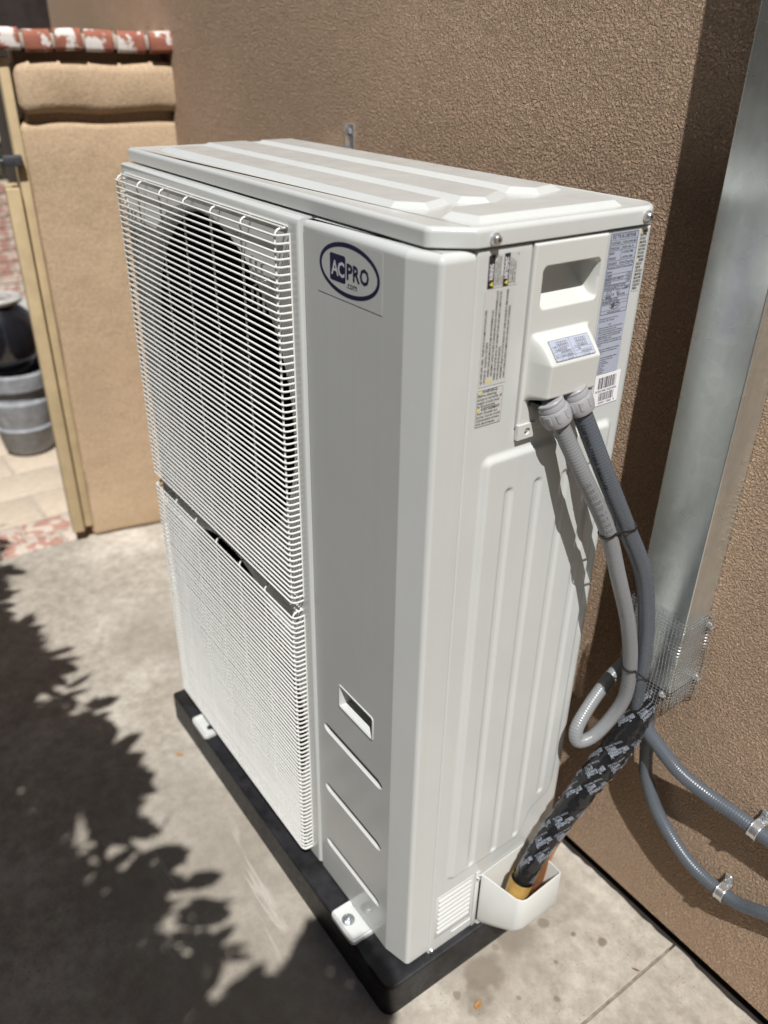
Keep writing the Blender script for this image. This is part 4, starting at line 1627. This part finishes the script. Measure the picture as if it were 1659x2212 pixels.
low_pts = [(0.062, 0.500, 0.64), (0.068, 0.500, 0.54), (0.078, 0.497, 0.44), (0.0895, 0.4960, 0.3750), (0.0960, 0.4985, 0.3220), (0.1040, 0.5020, 0.2820), (0.136, 0.5090, 0.2190), (0.195, 0.5130, 0.1680), (0.248, 0.5145, 0.1480), (0.320, 0.5160, 0.1500), (0.375, 0.5160, 0.1790), (0.47, 0.5170, 0.2250), (0.62, 0.5180, 0.2500), (1.3, 0.520, 0.255), (2.4, 0.524, 0.255)]
oc, otb = conduit('conduit', 'slate grey conduit curving down to the lower wall clamp', low_pts, 0.0125, 'cond_dark', 0.00020)

CAM = Vector(cam.location)


def print_on_tube(tb, parent, name, rows, s0, ds, h, w, mat, rot_along=False, dth=0.0):
    o = Vector(parent.location)
    k = Print()
    if rot_along:
        k.text(rows, 0, 0, h, width=w)
        th = tb.theta_towards(s0 + w / 2, CAM) + dth
        f = lambda a, b: tb.at(s0 + a, th + b / tb.r(s0), 0.0007) - o
    else:
        for i, s in enumerate(rows):
            k.text(s, -w[i] / 2, -i * ds, h, width=w[i], rot=0)
        th = tb.theta_towards(s0, CAM) + dth
        f = lambda a, b: tb.at(s0 - b, th + a / tb.r(s0), 0.0007) - o
    k.lay_f(name, f, mat, parent)


print_on_tube(ltb, lc, 'print', ['153', '9271', '12346', 'RIAL I', 'TDOOR', 'L RES', 'Y 60C', 'YPE LF', '1/2"', 'UID-TU'], 0.115, 0.0118, 0.0062, [0.009, 0.013, 0.015, 0.015, 0.016, 0.016, 0.016, 0.016, 0.013, 0.017], 'ink_soft')
print_on_tube(dtb, dc, 'print', '(UL)US Listed E499143', 0.025, 0, 0.0062, 0.110, 'ink_black', True, 0.25)

# cable ties round the two hanging conduits
def tie(label, sa, sb):
    pa, pb = ltb.at(sa, 0, -ltb.r(sa)), dtb.at(sb, 0, -dtb.r(sb))
    i = int(sa / ltb.L * (ltb.n - 1))
    T = ((ltb.T[i] + dtb.T[int(sb / dtb.L * (dtb.n - 1))]) / 2).normalized()
    u = (pb - pa)
    u = (u - T * u.dot(T))
    dist = u.length
    u.normalize()
    v = T.cross(u)
    t = thing('cable_tie', label, 'cable tie', pa, 'black cable ties on the conduits')
    loop = []
    ra, rb_ = 0.0134, 0.0148
    for k in range(17):
        a = math.pi / 2 + math.pi * k / 16
        loop.append(u * math.cos(a) * ra + v * math.sin(a) * ra)
    for k in range(17):
        a = -math.pi / 2 + math.pi * k / 16
        loop.append((pb - pa) + u * math.cos(a) * rb_ + v * math.sin(a) * rb_)
    m = len(loop)
    V, F = [], []
    c = (pb - pa) / 2
    for p in loop:
        d = (p - c)
        d = (d - T * d.dot(T)).normalized()
        for (dr, dt) in ((0, -0.0022), (0.0011, -0.0022), (0.0011, 0.0022), (0, 0.0022)):
            V.append(p + d * dr + T * dt)
    for i in range(m):
        k = (i + 1) % m
        for j in range(4):
            q = (j + 1) % 4
            F.append((i * 4 + j, i * 4 + q, k * 4 + q, k * 4 + j))
    from_py('strap', V, F, 'black_plastic', t)
    toc = (CAM - pa).normalized()
    hc = c + (toc - T * toc.dot(T)).normalized() * 0.0135
    bm = box_bm(-0.0035, 0.0035, -0.0032, 0.0032, -0.0022, 0.0022, 0.0008, 2)
    mt = Matrix((u, T, u.cross(T))).transposed().to_4x4()
    bmesh.ops.transform(bm, matrix=Matrix.Translation(hc) @ mt, verts=bm.verts)
    from_bm('tie_head', bm, 'black_plastic', t, 40)


def s_at_z(tb, z):
    best = min(range(tb.n // 2), key=lambda i: abs(tb.P[i].z - z))
    return tb.L * best / (tb.n - 1)


tie('upper black cable tie joining the two hanging conduits', s_at_z(ltb, 0.889), s_at_z(dtb, 0.880))
tie('lower black cable tie joining the two hanging conduits', s_at_z(ltb, 0.562), s_at_z(dtb, 0.560))


# pipe clamps screwed to the wall
def clamp(label, x, tb, r):
    i = min(range(tb.n), key=lambda i: abs(tb.P[i].x - x) + (9 if tb.P[i].y < 0.50 else 0))
    p, T = tb.P[i], tb.T[i]
    t = thing('pipe_clamp', label, 'clamp', p, 'zinc pipe clamps on the wall')
    nrm = Vector((0, -1, 0))
    side = T.cross(nrm).normalized()
    if side.z < 0:
        side = -side
    T2 = side.cross(nrm).normalized()
    path = []
    wl = wall_y(p.x) - 0.002 - p.y
    path.append(side * (-r - 0.001) - nrm * wl * 0.6)
    for k in range(13):
        a = math.pi + math.pi * k / 12
        path.append(side * math.cos(a) * (r + 0.0012) - nrm * math.sin(a) * (r + 0.0012))
    path.append(side * (r + 0.0014) - nrm * (wl - 0.003))
    path.append(side * (r + 0.004) - nrm * wl)
    path.append(side * (r + 0.024) - nrm * wl)
    V, F = [], []
    hwid = 0.0085
    for j, q in enumerate(path):
        a, b = path[max(0, j - 1)], path[min(len(path) - 1, j + 1)]
        d = (b - a).normalized()
        out = d.cross(T2).normalized()
        if j < 15 and out.dot(q) < 0:
            out = -out
        if j >= 15:
            out = nrm
        wj = hwid * (0.80 if j == len(path) - 1 else 1)
        for (e, o_) in ((-wj, 0), (wj, 0), (wj, 0.0014), (-wj, 0.0014)):
            V.append(q + T2 * e + out * o_)
        if 2 < j < 13:
            pass
    m = len(path)
    for j in range(m - 1):
        for k in range(4):
            q = (k + 1) % 4
            F.append((j * 4 + k, j * 4 + q, (j + 1) * 4 + q, (j + 1) * 4 + k))
    F += [(3, 2, 1, 0), tuple((m - 1) * 4 + k for k in range(4))]
    from_py('strap', V, F, 'zinc', t, 40)
    for e in (-0.0072, 0.0072):
        pts = [q + T2 * e + ((q.normalized() * 0.0016) if 0 < j < 14 else nrm * 0.001) for j, q in enumerate(path[1:15])]
        V, F = poly_rod(pts, 0.0011, 6)
        from_py('rolled_edge', V, F, 'zinc', t, 60)
    sc_ = side * (r + 0.0145) - nrm * (wl - 0.0016)
    V, F = lathe_vf([(0.0062, 0), (0.0066, 0.001), (0.0066, 0.0015), (0.0050, 0.0024), (0.0048, 0.0050), (0.0012, 0.0058)], 18, nrm, sc_)
    from_py('screw', V, F, 'steel', t, 40)


clamp('upper zinc clamp holding the slate conduit to the stucco', 0.314, dtb, 0.0138)
clamp('lower zinc clamp holding the slate conduit to the stucco', 0.294, otb, 0.0127)

# ================================================================== DUCT COVER AND MESH
DX0, DX1, DD = 0.028, 0.127, 0.065
DYF = WY - 0.001 - DD
du = thing('metal_duct', 'galvanised sheet metal duct running up the stucco wall', 'duct', (0.074, WY, 0.53))
dprof = round_poly([(DX0 - 0.074, -0.002), (DX0 - 0.074, DYF - WY), (DX1 - 0.074, DYF - WY), (DX1 - 0.074, -0.001)], [0, 0.0025, 0.0025, 0], False, 3)
dprof += [Vector((p.x * 0.985, p.y + (0.001 if abs(p.y) > 0.01 else 0))) for p in reversed(dprof)]
zs2 = [0.0 + 0.05 * k for k in range(64)]
loops = []
for z in zs2:
    loops.append([Vector((p.x, p.y + 0.0006 * math.sin(z * 9 + p.x * 30) * (1 if p.y < -0.02 else 0), z)) for p in dprof])
V, F = loft(loops)
dct = from_py('duct_cover', V, F, 'galv', du, 35)
for z in (0.9,):
    o = sticker('maker_sticker', Vector((0.1035 - 0.074, DYF - WY - 0.0008, 0.80)), 0.018, 0.03, 'label_white', du, EX, EZ, 0.004, 0.0003)

hm = thing('wire_mesh_guard', 'fine galvanised wire mesh wrapped round the foot of the duct', 'mesh guard', (0.074, WY, 0.5))
mx0, mx1, myf = 0.017, 0.131, DYF - 0.006
perim = [Vector((mx0 - 0.030, wall_y(mx0) - 0.004)), Vector((mx0 - 0.002, wall_y(mx0) - 0.006)), Vector((mx0, myf)), Vector((mx1, myf)), Vector((mx1 + 0.002, wall_y(mx1) - 0.006)), Vector((mx1 + 0.010, wall_y(mx1) - 0.004))]
pr = round_poly([tuple(p) for p in perim], [0, 0.006, 0.006, 0.006, 0.006, 0], False, 4)
cl = [0.0]
for a, b in zip(pr, pr[1:]):
    cl.append(cl[-1] + (b - a).length)


def peri(s):
    j = 0
    while j < len(cl) - 2 and cl[j + 1] < s:
        j += 1
    t = (s - cl[j]) / max(1e-9, cl[j + 1] - cl[j])
    return pr[j].lerp(pr[j + 1], t)


def mesh_pt(s, z):
    p = peri(s)
    # the wrap leans outwards a touch at its foot and waves slightly
    k = 0.0012 * math.sin(s * 60 + z * 40)
    sk = 0.10 * (s - cl[-1] / 2)
    return Vector((p.x - 0.074 + k * 0.6, p.y - WY + k, z - 0.5 + sk * 0.35))


parts = []
nz = 30
zt_, zb_ = 0.678, 0.497
nv = int(cl[-1] / 0.0064)
for i in range(nv + 1):
    s = cl[-1] * i / nv
    z1_ = zb_ + random.uniform(-0.003, 0.003)
    parts.append(poly_rod([mesh_pt(s, z1_ + (zt_ - z1_) * k / 7) for k in range(8)], 0.00058, 4))
nh = int((zt_ - zb_) / 0.0064)
for i in range(nh + 1):
    z = zb_ + (zt_ - zb_) * i / nh
    ss = sorted(set([0.0, cl[-1]] + cl + [cl[-1] * k / 30 for k in range(31)]))
    parts.append(poly_rod([mesh_pt(s, z) for s in ss], 0.00058, 4))
V, F = merge(parts)
mo = from_py('wire_grid', V, F, 'mesh', hm, 60)
mo['kind'] = 'stuff'
for (px_, py_, pz_, ax) in ((mx1 + 0.005, wall_y(mx1) - 0.005, 0.658, (0, -1, 0)), (mx1 + 0.004, wall_y(mx1) - 0.005, 0.545, (0, -1, 0)), (0.118, myf - 0.001, 0.528, (0, -1, 0)), (0.030, myf - 0.001, 0.56, (0, -1, 0))):
    lathe('mesh_screw', [(0.0068, 0), (0.007, 0.001), (0.0052, 0.002), (0.005, 0.0045), (0.001, 0.0052)], 'zinc', hm, 16, axis=ax, org=(px_ - 0.074, py_ - WY, pz_ - 0.5))

# ================================================================== REFRIGERANT LINE
tl = thing('taped_refrigerant_line', 'refrigerant line wrapped in black printed foil tape', 'pipe', (0.045, 0.24, 0.10))
to = Vector(tl.location)
tpts = [(0.046, 0.238, 0.062), (0.048, 0.243, 0.105), (0.054, 0.267, 0.170), (0.063, 0.312, 0.250), (0.073, 0.366, 0.330), (0.083, 0.424, 0.410), (0.088, 0.466, 0.480), (0.082, 0.494, 0.545), (0.080, 0.499, 0.60)]
LT_ = 0.0


def trad(s):
    b = 0.0180 + 0.0075 * min(1, max(0, (s - 0.10) / 0.26)) - 0.009 * min(1, max(0, (s - 0.42) / 0.10))
    # overlapping spiral turns
    w = (s / 0.030) % 1.0
    return b + 0.0014 * (1 - w) ** 2 + 0.0006 * math.sin(s * 190)


ttb = Tube(tpts, 300, trad)
V, F = [], []
mseg = 28
for i in range(ttb.n):
    s = ttb.L * i / (ttb.n - 1)
    w_ = ttb.T[i].cross(ttb.U[i])
    for k in range(mseg):
        th = 2 * math.pi * k / mseg
        r = trad(s + 0.030 * th / (2 * math.pi)) + 0.0010 * noise.noise(Vector((s * 90, math.cos(th) * 2.2, math.sin(th) * 2.2)))
        V.append(ttb.P[i] + (ttb.U[i] * math.cos(th) + w_ * math.sin(th)) * r - to)
for i in range(ttb.n - 1):
    for k in range(mseg):
        q = (k + 1) % mseg
        F.append((i * mseg + k, i * mseg + q, (i + 1) * mseg + q, (i + 1) * mseg + k))
from_py('tape_wrap', V, F, 'tape', tl, 28)
# printed rows run along the tape, which winds round the line
hel = R(24)
o_p = Vector(tl.location)
TV, TF = [], []
for j_ in range(13):
    for q in range(3):
        kk = Print()
        kk.text('VentureTape', 0, 0, 0.0075, width=0.036, bold=0.016)
        kk.rect(0, -0.0012, 0.036, -0.0004)
        kk.rect(0, -0.0026, 0.036, -0.0020)
        kk.text('1599B', 0.002, -0.0088, 0.0056, width=0.016, bold=0.014)
        kk.text('FOR CLASS 1 AIR DUCT', 0.000, -0.0125, 0.0026, width=0.034, bold=0.01)
        s0_ = 0.070 + j_ * 0.0335 + q * 0.011
        th0 = q * math.pi * 2 / 3 + j_ * 1.25
        off = len(TV)
        for a, b in kk.V:
            ss_ = s0_ + a * math.cos(hel) - b * math.sin(hel)
            tt_ = th0 + (a * math.sin(hel) + b * math.cos(hel)) / 0.023
            ss_ = min(max(ss_, 0.05), ttb.L - 0.02)
            TV.append(ttb.at(ss_, tt_, 0.0022) - o_p)
        TF += [tuple(i + off for i in f) for f in kk.F]
from_py('print', TV, TF, 'ink_white', tl)
# gold paper collar where the line enters the valve cover
gt_ = Tube([(0.046, 0.238, 0.055), (0.0465, 0.2395, 0.085), (0.049, 0.248, 0.124)], 12, lambda s: 0.0212 + 0.0015 * s / 0.07, up=Vector((1, 0, 0)))
V, F = gt_.vf(24, cap=False)
from_py('gold_collar', [v - to for v in V], F, 'brass', tl, 60)
cp = Tube([(0.046, 0.282, 0.03), (0.050, 0.298, 0.09), (0.054, 0.318, 0.172), (0.064, 0.366, 0.255), (0.077, 0.402, 0.325), (0.087, 0.432, 0.390), (0.084, 0.478, 0.460), (0.080, 0.500, 0.580)], 60, 0.0085)
V, F = cp.vf(14)
from_py('copper_tube', [v - to for v in V], F, 'copper', tl, 60)

# ================================================================== BRACKET ON WALL
br = thing('wall_bracket', 'small zinc strut bracket on the wall above the lid', 'bracket', (-0.953, wall_y(-0.953), 1.31))
box('back_plate', -0.018, 0.018, -0.006, 0.0, -0.03, 0.038, 'zinc', br, 0.002)
box('arm', -0.105, -0.010, -0.030, -0.0065, -0.032, -0.012, 'zinc', br, 0.003)
for z in (0.022, -0.018):
    lathe('bolt_head', [(0.009, 0.006), (0.009, 0.012), (0.007, 0.013)], 'steel', br, 6, axis=(0, -1, 0), org=(0.002, 0, z), smooth=20)

# ================================================================== SHADE TREE behind the photographer
tr = thing('shade_tree', 'leafy tree behind the photographer, shading the lower left ground and standing in for the shadow of the photographer', 'tree', (1.55, -1.45, G))
trl = Vector(tr.location)
edge = [(-2.7, -0.25), (-2.25, -0.235), (-1.825, -0.285), (-1.486, -0.300), (-1.306, -0.270), (-1.136, -0.265), (-0.951, -0.245), (-0.873, -0.225), (-0.797, -0.255), (-0.70, -0.305), (-0.593, -0.285), (-0.487, -0.268),
        (-0.344, -0.255), (-0.22, -0.275), (-0.165, -0.245), (-0.12, -0.22), (-0.06, -0.19), (-0.02, -0.17), (0.0, -0.16), (0.03, -0.16), (0.06, -0.17), (0.10, -0.18), (0.22, -0.28), (0.45, -0.4), (0.45, -0.95), (-2.7, -0.95)]
rt = random.Random(11)


def in_poly(x, y, P):
    c = False
    for (a, b), (d, e) in zip(P, P[1:] + P[:1]):
        if (b > y) != (e > y) and x < (d - a) * (y - b) / (e - b) + a:
            c = not c
    return c


def edge_dist(x, y):
    p = Vector((x, y))
    best = 9
    for a, b in zip(edge[:23], edge[1:24]):
        a, b = Vector(a), Vector(b)
        d = b - a
        t = min(1, max(0, (p - a).dot(d) / d.length_squared))
        best = min(best, (p - a - d * t).length)
    return best


pts, dirs = [], []
gap = [(-1.08, -0.54), (-0.92, -0.43), (-0.76, -0.345), (-0.54, -0.325), (-0.57, -0.405), (-0.80, -0.465), (-0.92, -0.53)]
S_ = TO_SUN
while len(pts) < 21000:
    x, y = rt.uniform(-2.7, 0.45), rt.uniform(-0.95, -0.05)
    if not in_poly(x, y, edge):
        continue
    if in_poly(x, y, gap) and rt.random() < 0.96:
        continue
    ed = edge_dist(x, y)
    lump = noise.noise(Vector((x * 9, y * 9, 1.7)))
    if ed < 0.09 and lump < -0.05 + 0.9 * (0.045 - ed) / 0.045 * 0.35 and x < -0.22:
        continue
    if ed < 0.035 and rt.random() < 0.45:
        continue
    zz = rt.uniform(1.95, 2.75) if ed > 0.08 else rt.uniform(1.9, 2.15)
    s = (zz - G) / S_.z
    p = Vector((x, y, G)) + S_ * s
    pts.append(p - trl)
    d = Vector((rt.gauss(0, 1), rt.gauss(0, 1), rt.gauss(0, 0.5)))
    if ed < 0.08:
        d += Vector((0.3, 1.2, 0))
    d -= S_ * d.dot(S_) * 0.7
    dirs.append(d)
leaf_mesh('crown', pts, dirs, 0.078, 'leaf', tr, rt, 0.40)
fine = [(-0.245, -0.058), (-0.235, -0.026), (-0.150, -0.024), (-0.142, 0.008), (-0.085, 0.008), (-0.022, -0.004), (0.012, -0.026), (0.045, -0.056), (0.11, -0.11), (0.16, -0.24), (-0.14, -0.25), (-0.172, -0.236), (-0.186, -0.174), (-0.190, -0.133)]  # outline of the photographer's own shadow, cast here by added small leaves
fp, fd = [], []
while len(fp) < 3200:
    x, y = rt.uniform(-0.26, 0.17), rt.uniform(-0.26, 0.02)
    if not in_poly(x, y, fine):
        continue
    d = Vector((rt.gauss(0, 1), rt.gauss(0, 1), rt.gauss(0, 0.4)))
    d -= S_ * d.dot(S_) * 0.8
    d.normalize()
    s = (rt.uniform(1.86, 2.05) - G) / S_.z
    fp.append(Vector((x, y, G)) + S_ * s - trl - d * 0.011)
    fd.append(d)
leaf_mesh('crown', fp, fd, 0.022, 'leaf', tr, rt, 0.6)
bp, bd = [], []
for k in range(150):
    i = rt.randrange(0, 13)
    a, b = Vector(edge[i]), Vector(edge[i + 1])
    t = rt.random()
    g0 = a.lerp(b, t) + Vector((rt.uniform(-0.02, 0.02), rt.uniform(-0.09, 0.03)))
    s = (rt.uniform(1.80, 1.95) - G) / S_.z
    bp.append(Vector((g0.x, g0.y, G)) + S_ * s - trl)
    d = Vector((rt.uniform(-0.2, 1.0), rt.uniform(0.2, 1.0), 0))
    d -= S_ * d.dot(S_)
    bd.append(d)
leaf_mesh('crown', bp, bd, 0.085, 'leaf', tr, rt, 0.46)
parts = [Tube([(0, 0, 0), (0.03, -0.02, 0.7), (-0.02, 0.05, 1.5), (-0.15, 0.15, 2.1)], 20, lambda s: 0.075 - 0.02 * s).vf(12)]
for k in range(9):
    tgt = Vector((-2.2 + k * 0.27, -0.55 + 0.06 * math.sin(k * 2.1), G)) + S_ * ((2.45 - G) / S_.z) - trl
    m_ = Vector((-0.15, 0.15, 2.1))
    parts.append(Tube([m_ - Vector((0, 0, 0.5)), m_ + (tgt - m_) * 0.35 + Vector((0, 0, 0.12)), tgt], 16, lambda s: max(0.006, 0.032 - 0.014 * s)).vf(8))
V, F = merge(parts)
from_py('trunk', V, F, 'bark', tr, 60)

# small litter
for (x, y, a, lab) in ((0.219, 0.415, 0.4, 'curled dark dry leaf lying by the slab joint'), (0.100, 0.105, 1.9, 'small orange dry leaf on the slab right of the pad'), (-0.83, -0.10, 0.9, 'small yellowed dry leaf on the slab before the pad')):
    o = leaf_mesh('dry_leaf', [Vector((0, 0, 0))], [Vector((math.cos(a), math.sin(a), 0.12))], 0.020, 'leaf_dry', None, random.Random(int(a * 10)), 0.5)
    o.location = (x, y, G + 0.004)
    tag(o, lab, 'leaf', 'dry leaves on the concrete')

bpy.data.objects.remove(_tobj)
bpy.data.curves.remove(_tcurve)

# keep big flat faces flat next to their rounded edges
for o in bpy.data.objects:
    if o.type == 'MESH' and o.name.split('.')[0] in ('service_panel', 'lid', 'grille_panel', 'pad_block', 'base_tray', 'bracket_plate', 'duct_cover'):
        w = o.modifiers.new('flat_faces', 'WEIGHTED_NORMAL')
        w.keep_sharp = True
        w.weight = 80
